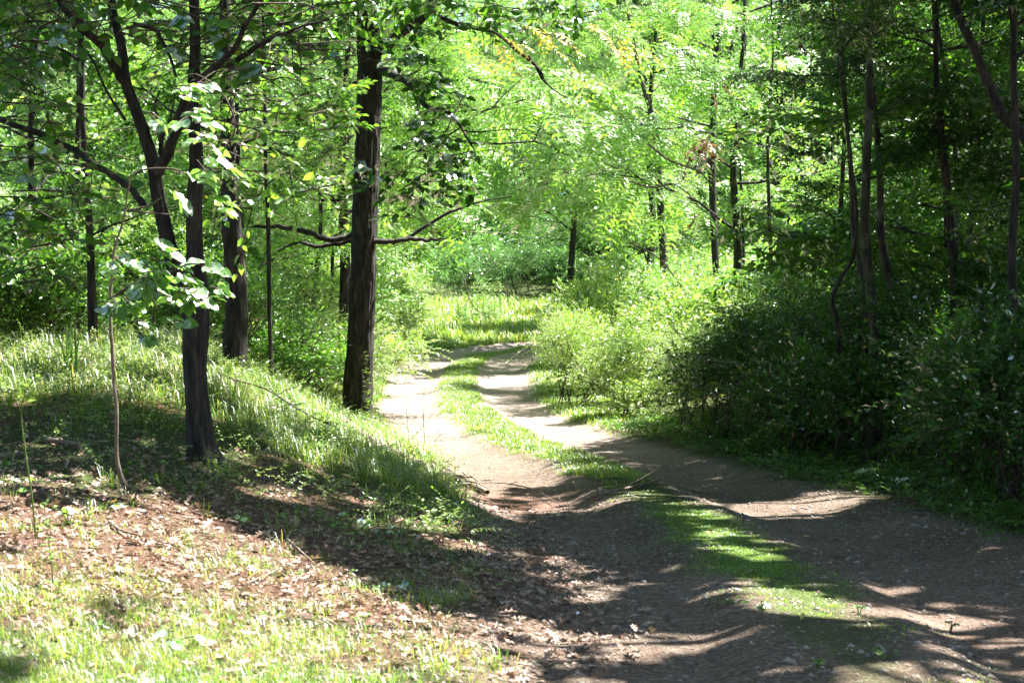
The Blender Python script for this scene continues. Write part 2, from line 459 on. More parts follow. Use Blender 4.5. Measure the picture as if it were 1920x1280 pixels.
M_litter = leaf_mat("dead_leaf", [(0, (.07, .035, .02)), (.3, (.20, .105, .068)), (.6, (.40, .26, .195)), (.85, (.55, .41, .33)), (1, (.62, .51, .43))], trans=.4, gloss=.3, rough=.5, tf=.15)
M_yel = leaf_mat("yellow_leaf", [(0, (.40, .36, .06)), (.5, (.58, .50, .10)), (.9, (.66, .56, .2))], trans=.42, gloss=.25, tf=.3)

def bark_mat(name, c1, c2, scale=14, lichen=None):
    m, N, L = new_mat(name)
    tc = N.new("ShaderNodeTexCoord"); mp = N.new("ShaderNodeMapping"); L.new(tc.outputs["Object"], mp.inputs[0])
    mp.inputs["Scale"].default_value = (1, 1, .18)
    n1 = N.new("ShaderNodeTexNoise"); n1.inputs["Scale"].default_value = scale; n1.inputs["Detail"].default_value = 8; n1.inputs["Roughness"].default_value = .7
    L.new(mp.outputs[0], n1.inputs[0])
    r = ramp(N, [(.42, c1), (.56, tuple(.45 * q for q in c2)), (.68, c2)]); L.new(n1.outputs[0], r.inputs[0])
    col = r.outputs[0]
    n2 = N.new("ShaderNodeTexNoise"); n2.inputs["Scale"].default_value = 2.5; n2.inputs["Detail"].default_value = 5; L.new(tc.outputs["Object"], n2.inputs[0])
    if lichen:
        r2 = ramp(N, [(.56, (0, 0, 0)), (.62, (1, 1, 1))]); L.new(n2.outputs[0], r2.inputs[0])
        mx = N.new("ShaderNodeMix"); mx.data_type = 'RGBA'; L.new(r2.outputs[0], mx.inputs[0]); L.new(col, mx.inputs[6]); mx.inputs[7].default_value = (*lichen, 1)
        col = mx.outputs[2]
    b = N.new("ShaderNodeBump"); b.inputs["Strength"].default_value = .9; b.inputs["Distance"].default_value = .02; L.new(n1.outputs[0], b.inputs["Height"])
    p = N.new("ShaderNodeBsdfPrincipled"); L.new(col, p.inputs["Base Color"]); p.inputs["Roughness"].default_value = .85; L.new(b.outputs[0], p.inputs["Normal"])
    o = N.new("ShaderNodeOutputMaterial"); L.new(p.outputs[0], o.inputs[0])
    return m
M_bark = bark_mat("bark_dark", (.007, .005, .0045), (.095, .072, .058), 24)
M_bark2 = bark_mat("bark_grey", (.018, .014, .011), (.15, .12, .095), 16, (.12, .13, .10))
M_twig = bark_mat("bark_twig", (.05, .034, .026), (.20, .14, .11), 25)
M_dead = bark_mat("dead_wood", (.16, .11, .085), (.42, .33, .27), 25)
M_stem = leaf_mat("green_stem", [(0, (.10, .16, .04)), (.5, (.16, .2, .06)), (1, (.25, .16, .08))], tf=.1)

def ground_mat():
    m, N, L = new_mat("forest_ground")
    def attr(n):
        a = N.new("ShaderNodeAttribute"); a.attribute_name = n; return a.outputs["Fac"]
    tc = N.new("ShaderNodeTexCoord")
    def noise(s, d=6, r=.6):
        n = N.new("ShaderNodeTexNoise"); n.inputs["Scale"].default_value = s; n.inputs["Detail"].default_value = d; n.inputs["Roughness"].default_value = r
        L.new(tc.outputs["Object"], n.inputs[0]); return n.outputs[0]
    def mixc(f, a, b):
        x = N.new("ShaderNodeMix"); x.data_type = 'RGBA'; L.new(f, x.inputs[0]); L.new(a, x.inputs[6]); L.new(b, x.inputs[7]); return x.outputs[2]
    big = noise(1.3); fine = noise(38, 8, .75); mid = noise(7)
    gr = N.new("ShaderNodeTexVoronoi"); gr.inputs["Scale"].default_value = 55; L.new(tc.outputs["Object"], gr.inputs[0])
    # gravelly dirt: every grain its own grey, pink or tan
    sep = N.new("ShaderNodeSeparateColor"); L.new(gr.outputs["Color"], sep.inputs[0])
    rg = ramp(N, [(0, (.05, .038, .028)), (.35, (.13, .095, .07)), (.7, (.24, .185, .14)), (1, (.46, .39, .32))]); L.new(sep.outputs[0], rg.inputs[0])
    rd = ramp(N, [(.3, (.12, .076, .052)), (.5, (.19, .135, .10)), (.7, (.29, .22, .175))]); L.new(big, rd.inputs[0])
    f1 = ramp(N, [(.35, (0, 0, 0)), (.65, (1, 1, 1))]); L.new(fine, f1.inputs[0])
    dirt = mixc(f1.outputs[0], rd.outputs[0], rg.outputs[0])
    red = N.new("ShaderNodeRGB"); red.outputs[0].default_value = (.30, .115, .07, 1)
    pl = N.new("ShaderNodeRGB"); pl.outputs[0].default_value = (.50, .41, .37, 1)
    dirt = mixc(attr("pale"), dirt, mixc(f1.outputs[0], pl.outputs[0], rg.outputs[0]))  # farther dirt paler: pale gravel, with its sunlit white put into the colour
    dirt = mixc(attr("redclay"), dirt, red.outputs[0])
    # leaf mould
    rl = ramp(N, [(.25, (.05, .028, .018)), (.5, (.15, .085, .055)), (.75, (.28, .18, .13))]); L.new(fine, rl.inputs[0])
    # grassy soil
    rs_ = ramp(N, [(.3, (.035, .05, .015)), (.6, (.08, .10, .03)), (.8, (.15, .14, .06))]); L.new(fine, rs_.inputs[0])
    # moss
    rm = ramp(N, [(.3, (.06, .10, .015)), (.55, (.11, .20, .025)), (.8, (.20, .28, .05))]); L.new(fine, rm.inputs[0])
    c = mixc(attr("grassy"), rl.outputs[0], rs_.outputs[0])
    c = mixc(attr("dirt"), c, dirt)
    c = mixc(attr("moss"), c, rm.outputs[0])
    mb = N.new("ShaderNodeMath"); mb.operation = 'MULTIPLY_ADD'; L.new(mid, mb.inputs[0]); mb.inputs[1].default_value = 1.8; L.new(fine, mb.inputs[2])
    hm = N.new("ShaderNodeMath"); hm.operation = 'MULTIPLY_ADD'; L.new(gr.outputs["Distance"], hm.inputs[0]); hm.inputs[1].default_value = -.7; L.new(mb.outputs[0], hm.inputs[2])
    b = N.new("ShaderNodeBump"); b.inputs["Strength"].default_value = 1.0; b.inputs["Distance"].default_value = .03; L.new(hm.outputs[0], b.inputs["Height"])
    p = N.new("ShaderNodeBsdfPrincipled"); L.new(c, p.inputs["Base Color"]); p.inputs["Roughness"].default_value = .95
    p.inputs["Specular IOR Level"].default_value = .2; L.new(b.outputs[0], p.inputs["Normal"])
    o = N.new("ShaderNodeOutputMaterial"); L.new(p.outputs[0], o.inputs[0])
    return m
M_ground = ground_mat()

# ------------------------------------------------------------------ ground and track
def dirt_mask(x, y):
    d = track(x, y); a = np.abs(d)
    n = (fbm(x * 1.7, y * 1.7, s=31) - .5) * .7 + (fbm(x * 7, y * 7, s=33) - .5) * .3
    wide = np.interp(y, [0, 6, 10, 14, 20, 30, 40], [.0, .0, .05, .1, .02, -.05, .15])
    left = np.where(d > 0, .45 * sstep(16, 9, y), -.0)
    out = 1 - sstep(1.35, 1.6, a + n * .6 - wide - left)
    ins = np.interp(y, [0, 8, 12, 16, 20, 40, 46, 60], [.05, .15, .2, .24, .30, .27, .1, .1])
    strip = 1 - sstep(ins - .08, ins + .12, a + n * .4)
    return out * (1 - strip * np.interp(y, [0, 7, 10, 47, 50], [.35, .6, 1, 1, .3]))
def moss_mask(x, y):
    d = track(x, y); n = fbm(x * 2.3, y * 2.3, s=41) - .5
    s = np.exp(-((d + .05) / .3) ** 2) * np.interp(y, [0, 5.5, 7, 8, 9, 12.5, 14, 17], [.1, .4, .35, .5, 1, 1, .3, .2])
    n = n * 1.4 + (fbm(x * 11, y * 11, s=43) - .5) * 1.1
    return np.clip(s * 1.6 + n - .45, 0, 1)
def build_ground():
    ys = [-25, -18, -12, -8, -5, -3, -1, .5, 1.5, 2.3, 3]
    while ys[-1] < 175: ys.append(ys[-1] * 1.0085 + .004)
    ys = np.array(ys); nu = 230
    t = np.linspace(-1, 1, nu); tt = np.sign(t) * (np.abs(t) * .45 + .55 * np.abs(t) ** 2.6)
    Wd = 7 + .75 * np.maximum(ys, 0) + 2.5 * np.maximum(-ys, 0) * .5
    X = tt[None] * Wd[:, None] + np.interp(ys, [0, 20, 60], [0.3, .3, 2])[:, None]
    Y = np.repeat(ys[:, None], nu, 1)
    Z = gz(X, Y)
    V = np.stack([X, Y, Z], -1).reshape(-1, 3)
    ny = len(ys)
    i = np.arange(ny - 1)[:, None] * nu; j = np.arange(nu - 1)[None]
    Q = np.stack([i + j, i + j + 1, i + nu + j + 1, i + nu + j], -1).reshape(-1, 4)
    x, y = V[:, 0], V[:, 1]
    D = dirt_mask(x, y); d = track(x, y)
    gn = fbm(x * .7, y * .7, s=51)
    grassy = np.clip(sstep(.42, .6, gn) + sstep(2.5, 1.2, np.abs(d)) * .6 + sstep(25, 30, y), 0, 1)
    grassy = grassy * np.where((d < -1.3) & (y < 12), sstep(.45, .6, gn), 1)
    red = np.exp(-((y - 14.6) / .9) ** 2) * np.exp(-((d + 1.1) / .5) ** 2) * .35 + .12 * sstep(.55, .7, fbm(x * .9, y * .9, s=61))
    ms = moss_mask(x, y)
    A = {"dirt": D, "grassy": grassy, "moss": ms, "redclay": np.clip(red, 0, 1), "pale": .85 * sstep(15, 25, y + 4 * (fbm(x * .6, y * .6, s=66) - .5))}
    c = Q.mean(1).astype(int)
    xc = V[Q].mean(1); on = (np.abs(track(xc[:, 0], xc[:, 1])) < 2.1)
    outs = []
    for nm, m in (("ground", ~on), ("dirt_track", on)):
        q = Q[m]; u, inv = np.unique(q, return_inverse=True)
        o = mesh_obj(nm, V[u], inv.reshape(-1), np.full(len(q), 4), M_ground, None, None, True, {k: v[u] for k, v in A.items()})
        props(o, kind="structure"); outs.append(o)
    global TRIS; TRIS += 2 * len(Q)
    outs[0]["label"] = "forest floor of leaf mould and soil with a raised bank left of the track"
    outs[1]["label"] = "two-rut dirt and gravel track winding away to the bend"
    return outs
GROUND, TRACK = build_ground()

# ------------------------------------------------------------------ generic tree
def bark_trunk(pts, rad, mat, parent, name="trunk", sides=40, rings=220, furrow=.12, freq=9, seed=0, flare=1.35):
    """trunk with real furrows"""
    P = smooth_line(pts, rings); R = np.interp(np.linspace(0, 1, rings), np.linspace(0, 1, len(rad)), rad)
    arc = np.concatenate([[0], np.cumsum(np.linalg.norm(np.diff(P, axis=0), axis=1))])
    R = R * (1 + (flare - 1) * np.exp(-arc / .22))
    t = norm(np.gradient(P, axis=0)); a = norm(np.cross(t, np.array([.1, 1, .05]))); b = np.cross(t, a)
    ang = np.arange(sides) * 2 * np.pi / sides
    cx, sx = np.cos(ang), np.sin(ang)
    A, S_ = np.meshgrid(arc, ang, indexing='ij')
    wob = fbm(cx[None] * 1.3 + 5 + 0 * A, sx[None] * 1.3 + 0 * A, A * .9, seed, 3) - .5
    rid = np.abs(fbm(cx[None] * freq * .5 + 0 * A, sx[None] * freq * .5 + 0 * A, A * freq * .35, seed + 5, 3) - .5) * 2
    fl = np.exp(-A / .15) * .25 * np.cos(S_ * 5 + seed)
    r = R[:, None] * (1 + .22 * wob + furrow * (np.minimum(rid * 2.6, 1) - .6) + fl)
    V = P[:, None] + r[..., None] * (cx[None, :, None] * a[:, None] + sx[None, :, None] * b[:, None])
    acc = Acc(); n = rings
    i = np.arange(n - 1)[:, None] * sides; j = np.arange(sides)[None]
    q = np.stack([i + j, i + (j + 1) % sides, i + sides + (j + 1) % sides, i + sides + j], -1).reshape(-1, 4)
    acc.add(V.reshape(-1, 3), q)
    return acc.build(name, mat, parent, smooth=True)

def tree(name, label, cat, base, H, r0, crown_r, zmin, nlimb, rs, mat=None, bark=None, lean=(0, 0), style='twig',
         group=None, shade=True, bias=None, limb_up=.3, trunk_pts=None, trunk_rad=None, skiplit=.5):
    mat = mat or M_leaf; bark = bark or M_bark
    bx, by = base; bz = float(gz(bx, by)) - .05
    root = empty(name, (bx, by, bz), label, cat, group)
    if trunk_pts is None:
        n = 7; s = np.linspace(0, 1, n)
        wob = np.cumsum(rs.normal(0, .10, (n, 2)), 0) * np.minimum(1, H / 8)
        trunk_pts = np.column_stack([bx + lean[0] * s ** 1.2 + wob[:, 0] - wob[0, 0], by + lean[1] * s ** 1.2 + wob[:, 1] - wob[0, 1], bz + H * s])
        trunk_rad = r0 * (1 - .8 * s)
        a = Acc(); tube(a, smooth_line(trunk_pts, 18), np.interp(np.linspace(0, 1, 18), s, trunk_rad) * (1 + .35 * np.exp(-np.linspace(0, 8, 18))), 9, rough=.12, rs=rs)
        a.build("trunk", bark, root, smooth=True)
    TP = smooth_line(trunk_pts, 60); ztp = TP[:, 2]
    Hh = ztp[-1] - bz
    limbs = []
    for k in range(nlimb):
        f = (k + rs.rand()) / nlimb
        z = bz + zmin + (Hh - zmin) * f ** .9
        p0 = TP[min(59, int(np.argmin(np.abs(ztp - z))))]
        az = k * 2.4 + rs.normal(0, .4)
        if bias is not None and rs.rand() < .55: az = bias + rs.normal(0, .6)
        prof = (1 - .55 * f) * (.65 + .35 * min(1, f * 4))
        Ln = crown_r * prof * rs.uniform(.7, 1.1)
        d = np.array([math.cos(az), math.sin(az), limb_up + rs.normal(0, .15)])
        d /= np.linalg.norm(d)
        add_bough(root, p0, az, math.asin(float(d[2])) + .05, Ln / BL, style, mat, bark, rs, shade, rs.normal(0, .25), skiplit=skiplit)
    return root

BOUGH = {}
BL = 3.0
def make_bough(style, v):
    """a limb 3 m long with its side twigs and leaves, growing along +X; its mesh is shared by many trees"""
    rs = np.random.RandomState(900 + v + (50 if style == 'frond' else 0))
    ab, ac = Acc(), Acc()
    s = np.linspace(0, 1, 8)[:, None]
    w = np.cumsum(rs.normal(0, .07, (8, 3)), 0); w -= w[0]
    main = np.array([1, 0, 0]) * BL * s + w - UP * (.12 * BL * s ** 2)
    tube(ab, main, .030 * np.linspace(1, .15, 8), 5)
    O, D, LL = [], [], []
    nsub = 14
    lines = [(main, BL, .3)]
    for q in range(nsub):
        f = .12 + .88 * (q + rs.rand()) / nsub; i = f * 7; i0 = min(6, int(i)); p = main[i0] + (main[i0 + 1] - main[i0]) * (i - i0)
        t = norm(main[i0 + 1] - main[i0]); side = np.cross(t, UP) * (1 if q % 2 else -1)
        d = norm(t * .7 + side * rs.uniform(.5, 1.1) + UP * rs.normal(.08, .28)); l2 = BL * .40 * rs.uniform(.6, 1.15) * (1.2 - .65 * f)
        u = np.linspace(0, 1, 5)[:, None]; w2 = np.cumsum(rs.normal(0, .04, (5, 3)), 0); w2 -= w2[0]
        sp = p + d * l2 * u - UP * (.18 * l2 * u ** 2) + w2
        tube(ab, sp, .012 * np.linspace(1, .25, 5), 4); lines.append((sp, l2, .1))
    tot = sum(a_[1] for a_ in lines)
    NT = 215 if style == 'twig' else 120
    for sp, l2, f0 in lines:
        m = max(1, int(NT * l2 / tot)); f = f0 + (1 - f0) * rs.rand(m); i = f * (len(sp) - 1); i0 = np.minimum(len(sp) - 2, i.astype(int))
        seg = sp[i0 + 1] - sp[i0]; p = sp[i0] + seg * (i - i0)[:, None]; t = norm(seg)
        side = np.cross(t, UP) * np.where(rs.rand(m) < .5, 1, -1)[:, None]
        O.append(p); D.append(norm(t * .6 + side * .8 + rs.normal(0, .38, (m, 3)))); LL.append(np.full(m, .42) * rs.uniform(.6, 1.3, m))
    O, D, LL = np.concatenate(O), np.concatenate(D), np.concatenate(LL)
    for k in range(0, len(O), 3):
        tube(ab, np.array([O[k], O[k] + D[k] * LL[k] * .6, O[k] + D[k] * LL[k] - UP * .05]), [.005, .003, .002], 3)
    if style == 'twig' and v % 3 == 1: twig_leaves(ac, O[::2], D[::2] * [1, 1, .4], LL[::2] * 1.2, 8, .165, .58, rs, 'oval', .2, .5, nocheck=True, tilt=.3)
    elif style == 'twig': twig_leaves(ac, O, D, LL, 9 if v % 3 else 11, .115 if v % 3 else .092, .56, rs, 'quad', .25, .5, nocheck=True, tilt=.4 if v % 3 else .65)
    else: frond_leaves(ac, O, D, LL * 1.7, 9, .16, .28, rs, .5, .5, shade=False, view=False, nocheck=True)
    V = np.concatenate(ab.V + ac.V); nb = ab.n
    L_ = np.concatenate([np.concatenate(ab.L), np.concatenate(ac.L) + nb]); C_ = np.concatenate(ab.C + ac.C)
    T_ = np.concatenate(ab.T + ac.T); nbf = sum(len(c) for c in ab.C)
    o = mesh_obj("bough_source", V, L_, C_, None, None, T_)
    me = o.data; bpy.data.objects.remove(o)
    me.materials.append(M_bark); me.materials.append(M_leaf)
    mi = np.ones(len(C_), np.int32); mi[:nbf] = 0; me.polygons.foreach_set("material_index", mi)
    me.name = "bough"
    global TRIS; TRIS += int((C_ - 2).sum())
    leafp = O + D * LL[:, None] * .5
    return me, leafp[rs.permutation(len(leafp))[:60]]
NB = {'twig': 9, 'frond': 6}
NBOUGH = 0
def add_bough(parent, p, az, pitch, scale, style, leafmat, bark, rs, shade=True, roll=0.0, name="bough", skiplit=.5):
    global NBOUGH
    v = int(rs.randint(NB[style])); key = (style, v)
    if key not in BOUGH: BOUGH[key] = make_bough(style, v)
    me, samp = BOUGH[key]
    M = Matrix.Translation(tuple(p)) @ Matrix.Rotation(az, 4, 'Z') @ Matrix.Rotation(-pitch, 4, 'Y') @ Matrix.Rotation(roll, 4, 'X') @ Matrix.Diagonal((scale, scale * rs.choice([-1, 1]), scale, 1))
    A = np.array(M); S_ = samp @ A[:3, :3].T + A[:3, 3]
    S_ = S_[:60]
    if shade:
        val, _ = lit_at(S_); hi = S_[:, 2] - gz(S_[:, 0], S_[:, 1], False) > 1.4
        if hi.any() and (val * hi).sum() / len(S_) > skiplit * rs.uniform(.8, 1.3): return None
    px, py, d = project(S_); bad = np.zeros(len(S_))
    for poly, dist, pr in CLEAR: bad = np.maximum(bad, (pip(px, py, poly) & (d < dist) & (d > 1)) * pr)
    if bad.mean() > .16: return None
    if ((np.abs(S_[:, 0]) < 2.2) & (S_[:, 1] < 5) & (S_[:, 1] > -2)).mean() > .05: return None
    if (S_[:, 2] < gz(S_[:, 0], S_[:, 1], False) - .1).mean() > .3: return None
    o = bpy.data.objects.new(name, me); COL.objects.link(o); o.parent = parent
    o.matrix_basis = parent.matrix_basis.inverted() @ M
    for k, mt in enumerate((bark, leafmat)):
        if me.materials[k] != mt:
            o.material_slots[k].link = 'OBJECT'; o.material_slots[k].material = mt
    o["kind"] = "stuff"
    NBOUGH += 1
    return o

def line_at(pts, Y):
    """pixel polyline -> world points; Y a number or one per point"""
    Ys = np.broadcast_to(np.asarray(Y, float), (len(pts),))
    return np.array([Wp(p[0], p[1], yy) for p, yy in zip(pts, Ys)])

# ------------------------------------------------------------------ the big trees in front
def limb(acc, px, Y, w, n=24, sides=7, rs=None, wob=.0):
    """tapered limb along a pixel polyline; w = widths in photograph pixels"""
    P = smooth_line(line_at(px, Y), n)
    Ys = np.interp(np.linspace(0, 1, n), np.linspace(0, 1, len(px)), np.broadcast_to(np.asarray(Y, float), (len(px),)))
    R = np.interp(np.linspace(0, 1, n), np.linspace(0, 1, len(w)), w) / F * Ys * .5
    if rs is not None and wob: P = P + rs.normal(0, wob, P.shape) * R.mean()
    tube(acc, P, R, sides, rough=.18 if rs is not None else 0, rs=rs)
    return P, R
LEAFMESH = {}
def hero_leaf_mesh(kind):
    if kind in LEAFMESH: return LEAFMESH[kind]
    me = bpy.data.meshes.new("leaf_blade")
    nl = 9; V, Fc = [], []
    for i in range(nl):
        t = i / (nl - 1)
        w = (math.sin(math.pi * min(1, t ** .8)) ** .8 * .5 if kind == 'ovate' else math.sin(math.pi * t ** .7) ** .7 * .5) if 0 < t < 1 else .005
        if kind == 'ovate': w *= .62 * (1 + .35 * (1 - t))
        z = -.22 * t * t + .03 * math.sin(t * 9)
        V += [(t, -w, z + .10 * w * 2 + .012 * math.sin(t * 21)), (t, -w * .5, z + .03), (t, 0, z), (t, w * .5, z + .03), (t, w, z + .10 * w * 2 - .012 * math.sin(t * 17))]
    for i in range(nl - 1):
        for j in range(4):
            a = i * 5 + j; Fc.append((a, a + 1, a + 6, a + 5))
    V += [(-.12, -.008, .0), (-.12, .008, .0), (0.02, .008, .0), (0.02, -.008, .0)]
    n = len(V); Fc.append((n - 4, n - 3, n - 2, n - 1))
    me.from_pydata(V, [], Fc); me.update()
    me.polygons.foreach_set("use_smooth", np.ones(len(me.polygons), bool))
    LEAFMESH[kind] = me
    return me
from mathutils import Matrix
def hero_leaf(parent, p, d, nrm, L, kind, mat, tint=.5):
    """one leaf as an object of its own; mesh data shared by tint step"""
    key = (kind, mat.name, round(tint * 5))
    if key not in LEAFMESH:
        me = hero_leaf_mesh(kind).copy(); me.materials.append(mat)
        a = me.attributes.new("tint", 'FLOAT', 'FACE'); a.data.foreach_set("value", np.full(len(me.polygons), round(tint * 5) / 5, np.float32))
        LEAFMESH[key] = me
    o = bpy.data.objects.new("leaf", LEAFMESH[key]); COL.objects.link(o)
    d = norm(np.asarray(d, float)); s = norm(np.cross(nrm, d)); u = np.cross(d, s)
    M = Matrix(((d[0] * L, s[0] * L, u[0] * L, p[0]), (d[1] * L, s[1] * L, u[1] * L, p[1]), (d[2] * L, s[2] * L, u[2] * L, p[2]), (0, 0, 0, 1)))
    o.parent = parent
    o.matrix_basis = parent.matrix_basis.inverted() @ M if parent.type == 'EMPTY' else M
    return o
def compound(parent, acc, p, d, size, rs, mat, n=5, kind='ovate', tint=.5):
    """a hand of n leaflets at the end of a stalk"""
    d = norm(np.asarray(d, float)); q = p + d * size * .7 - UP * size * .08
    tube(acc, np.array([p, (p + q) / 2 + UP * size * .05, q]), .004, 4)
    side = norm(np.cross(d, UP)); made = 0
    up = norm(UP + rs.normal(0, .3, 3))
    for k in range(n):
        a = (k - (n - 1) / 2) / max(1, (n - 1) / 2)
        if n == 5 and abs(a) > .9: o, an, L = q - d * size * .35, a * 1.15, size * .62
        else: o, an, L = q, a * 1.3, size * (1.0 if abs(a) < .1 else .85)
        dd = norm(d * math.cos(an) + side * math.sin(an) - UP * rs.uniform(.1, .45))
        if n == 1: dd = norm(d - UP * .3)
        hero_leaf(parent, o, dd, norm(up + rs.normal(0, .2, 3)), L * rs.uniform(.85, 1.1), kind, mat, float(np.clip(tint + rs.normal(0, .12), 0, .8))); made += 1
    return made

# --- the straight dark tree standing at the rut (Y about 19)
rs = np.random.RandomState(11)
b = G(668, 792); YB = float(b[1])
bigtree = empty("hardwood_tree", (b[0], b[1], b[2] - .1), "tall straight dark-barked tree growing at the left edge of the track", "tree")
tp = [(668, 812), (670, 760), (678, 600), (683, 430), (690, 260), (693, 150), (690, 60), (688, -60), (694, -250), (700, -500), (705, -800), (700, -1200)]
tw = [58, 55, 50, 47, 45, 45, 42, 38, 34, 30, 24, 8]
P = line_at(tp, YB)
bark_trunk(P, np.array(tw) / F * YB * .5, M_bark, bigtree, sides=72, rings=420, furrow=.13, freq=9, seed=3, flare=1.12)
ab = Acc()
limb(ab, [(700, 105), (735, 75), (768, 50), (800, 20), (860, -60), (930, -160)], [YB, YB - .3, YB - .8, YB - 1.2, YB - 1.8, YB - 2], [26, 22, 20, 17, 12, 6], rs=rs, wob=.2)
limb(ab, [(704, 130), (745, 142), (775, 165), (800, 200), (845, 215), (870, 250), (890, 282)], [YB, YB - .5, YB - 1, YB - 1.3, YB - 1.5, YB - 1.7, YB - 1.8], [20, 17, 14, 9, 7, 5, 3], rs=rs, wob=.2)
limb(ab, [(700, 452), (735, 452), (765, 448), (800, 450), (828, 447)], YB - .1, [12, 10, 9, 7, 4], rs=rs, wob=.25)
limb(ab, [(762, 448), (790, 430), (830, 405), (870, 388), (900, 378), (960, 368)], YB + .2, [8, 7, 6, 5, 3, 2], rs=rs, wob=.2)
limb(ab, [(660, 440), (620, 450), (560, 430), (500, 425), (450, 430)], YB + .3, [13, 12, 10, 7, 4], rs=rs, wob=.25)
limb(ab, [(660, 452), (600, 462), (560, 455), (520, 470)], YB + .4, [9, 8, 6, 3], rs=rs, wob=.25)
limb(ab, [(690, 20), (640, -20), (600, -60), (520, -120)], YB - .6, [22, 20, 16, 8], rs=rs, wob=.2)
limb(ab, [(880, 268), (920, 270), (960, 268), (1000, 266), (1022, 272)], YB - 1.8, [4, 4, 3.5, 3, 2], rs=rs, wob=.2)
limb(ab, [(870, 245), (900, 248), (950, 243), (1000, 246)], YB - 1.8, [3, 3, 2, 1.5], rs=rs, wob=.2)
limb(ab, [(1000, 266), (1012, 240), (1022, 215)], YB - 1.8, [2.5, 2, 1.2])
limb(ab, [(820, 30), (870, 50), (930, 62), (975, 100), (1010, 130), (1022, 155)], YB - 1.5, [9, 8, 7, 6, 4, 3], rs=rs, wob=.2)
limb(ab, [(990, 105), (1005, 125), (1018, 150), (1040, 170), (1065, 185)], YB - 1.5, [5, 5, 4, 3, 2], rs=rs, wob=.2)
ab.build("limbs", M_bark, bigtree, smooth=True)["kind"] = "stuff"
at = Acc(); cnt = 0
def hang(px, py, Y, n, spreadx, spready, size, par, acc, rs, mat, tint=.4, kind='ovate', nl=5):
    c = 0
    for i in range(n):
        x = px + rs.normal(0, spreadx); y = py + rs.normal(0, spready)
        p = Wp(x, y, Y + rs.normal(0, .25)); d = np.array([rs.normal(.2, .8), rs.normal(-.5, .5), rs.normal(-.1, .25)])
        c += compound(par, acc, p, d, size * rs.uniform(.8, 1.15), rs, mat, nl, kind, tint)
    return c
for x, y, n in [(780, 95, 3), (800, 150, 3), (830, 185, 3), (760, 120, 2), (810, 250, 4), (840, 285, 4), (770, 270, 2), (800, 330, 4), (850, 330, 2), (730, 320, 1), (675, 300, 2), (675, 350, 3), (790, 370, 2), (770, 200, 2), (740, 60, 3), (1010, 20, 3), (1045, 55, 3), (1080, 30, 2), (1050, 90, 1)]:
    cnt += hang(x, y, YB - 1.7, n, 20, 18, .165, bigtree, at, rs, M_dark, .35)
at.build("twigs", M_twig, bigtree)["kind"] = "stuff"
# crown: dark shaded leaves along the top of the picture and above it
def crown_cloud(name, parent, centres, Y, n, leaf, rs, mat, sx=60, sy=25, sY=.6, tint=.35, K=6, tl=.4, shape='oval', lw=.6, shade=True, twigs=True, style='twig', yellow=0, droop=.3):
    O = []
    for (x, y, w) in centres:
        m = int(n * w)
        xs = x + rs.normal(0, sx, m); ys = y + rs.normal(0, sy, m)
        yy = Y + rs.normal(0, sY, m)
        O.append(np.array([Wp(a, b_, c) for a, b_, c in zip(xs, ys, yy)]))
    O = np.concatenate(O)
    D = np.column_stack([rs.normal(0, 1, len(O)), rs.normal(0, 1, len(O)), rs.normal(0, .25, len(O))])
    ac = Acc()
    if style == 'twig': twig_leaves(ac, O, D, np.full(len(O), tl), K, leaf, lw, rs, shape, droop, tint, shade=shade, yellow=yellow)
    else: frond_leaves(ac, O, D, np.full(len(O), tl), K, leaf, lw, rs, droop, tint, shade=shade, yellow=yellow)
    o = ac.build(name, mat, parent); o["kind"] = "stuff"
    if twigs:
        a2 = Acc()
        for p, d in zip(O, norm(D)):
            tube(a2, np.array([p - d * .15, p + d * tl * .5 - UP * .02, p + d * tl - UP * droop * tl]), [.006, .004, .002], 4)
        a2.build("twigs", M_twig, parent)["kind"] = "stuff"
    return o
crown_cloud("crown", bigtree, [(470, -10, 1), (560, 5, 1), (650, 10, 1), (740, 10, 1), (820, 25, .8), (900, 5, .6), (980, 15, .5), (1060, 20, .5), (600, 60, .7), (520, 40, .7), (640, -60, 1), (850, -60, 1), (500, -90, 1), (760, -140, 1), (1000, -200, 1.6), (1080, -260, 1.6), (1140, -330, 1.6), (960, -300, 1.4)], YB - 1.5, 26, .15, rs, M_leaf, 45, 22, .7, tint=.45, shade=False)  # clusters high above the frame are added to shade the hanging leaves
crown_cloud("crown", bigtree, [(770, 100, 1), (800, 160, 1), (830, 200, 1), (815, 260, 1.2), (850, 300, 1), (790, 330, 1.2), (830, 350, 1), (780, 380, .6), (735, 320, .5), (680, 330, .4)], YB - 1.8, 9, .15, rs, M_dark, 16, 16, .35, tint=.35, K=5, tl=.3, shade=False)
# unseen upper crown that shades the track (above the frame)
UPPER = []
def upper_crown(parent, cx, cy, cz, rx, ry, rz, n, rs, mat=M_leaf, leaf=.2, K=7):
    v = rs.normal(0, 1, (n, 3)); v = norm(v) * (rs.rand(n, 1) ** (1 / 2.2))
    O = v * np.array([rx, ry, rz]) + np.array([cx, cy, cz])
    D = norm(v + rs.normal(0, .5, (n, 3)))
    ac = Acc(); twig_leaves(ac, O, D, np.full(n, .55), K, leaf, .85, rs, 'quad', .2, .4, shade=True, view=True, tilt=.35)
    o = ac.build("crown", mat, parent)
    if o is not None: o["kind"] = "stuff"
upper_crown(bigtree, b[0] + .3, b[1], 9.0, 3.2, 3.2, 2.6, 900, rs)

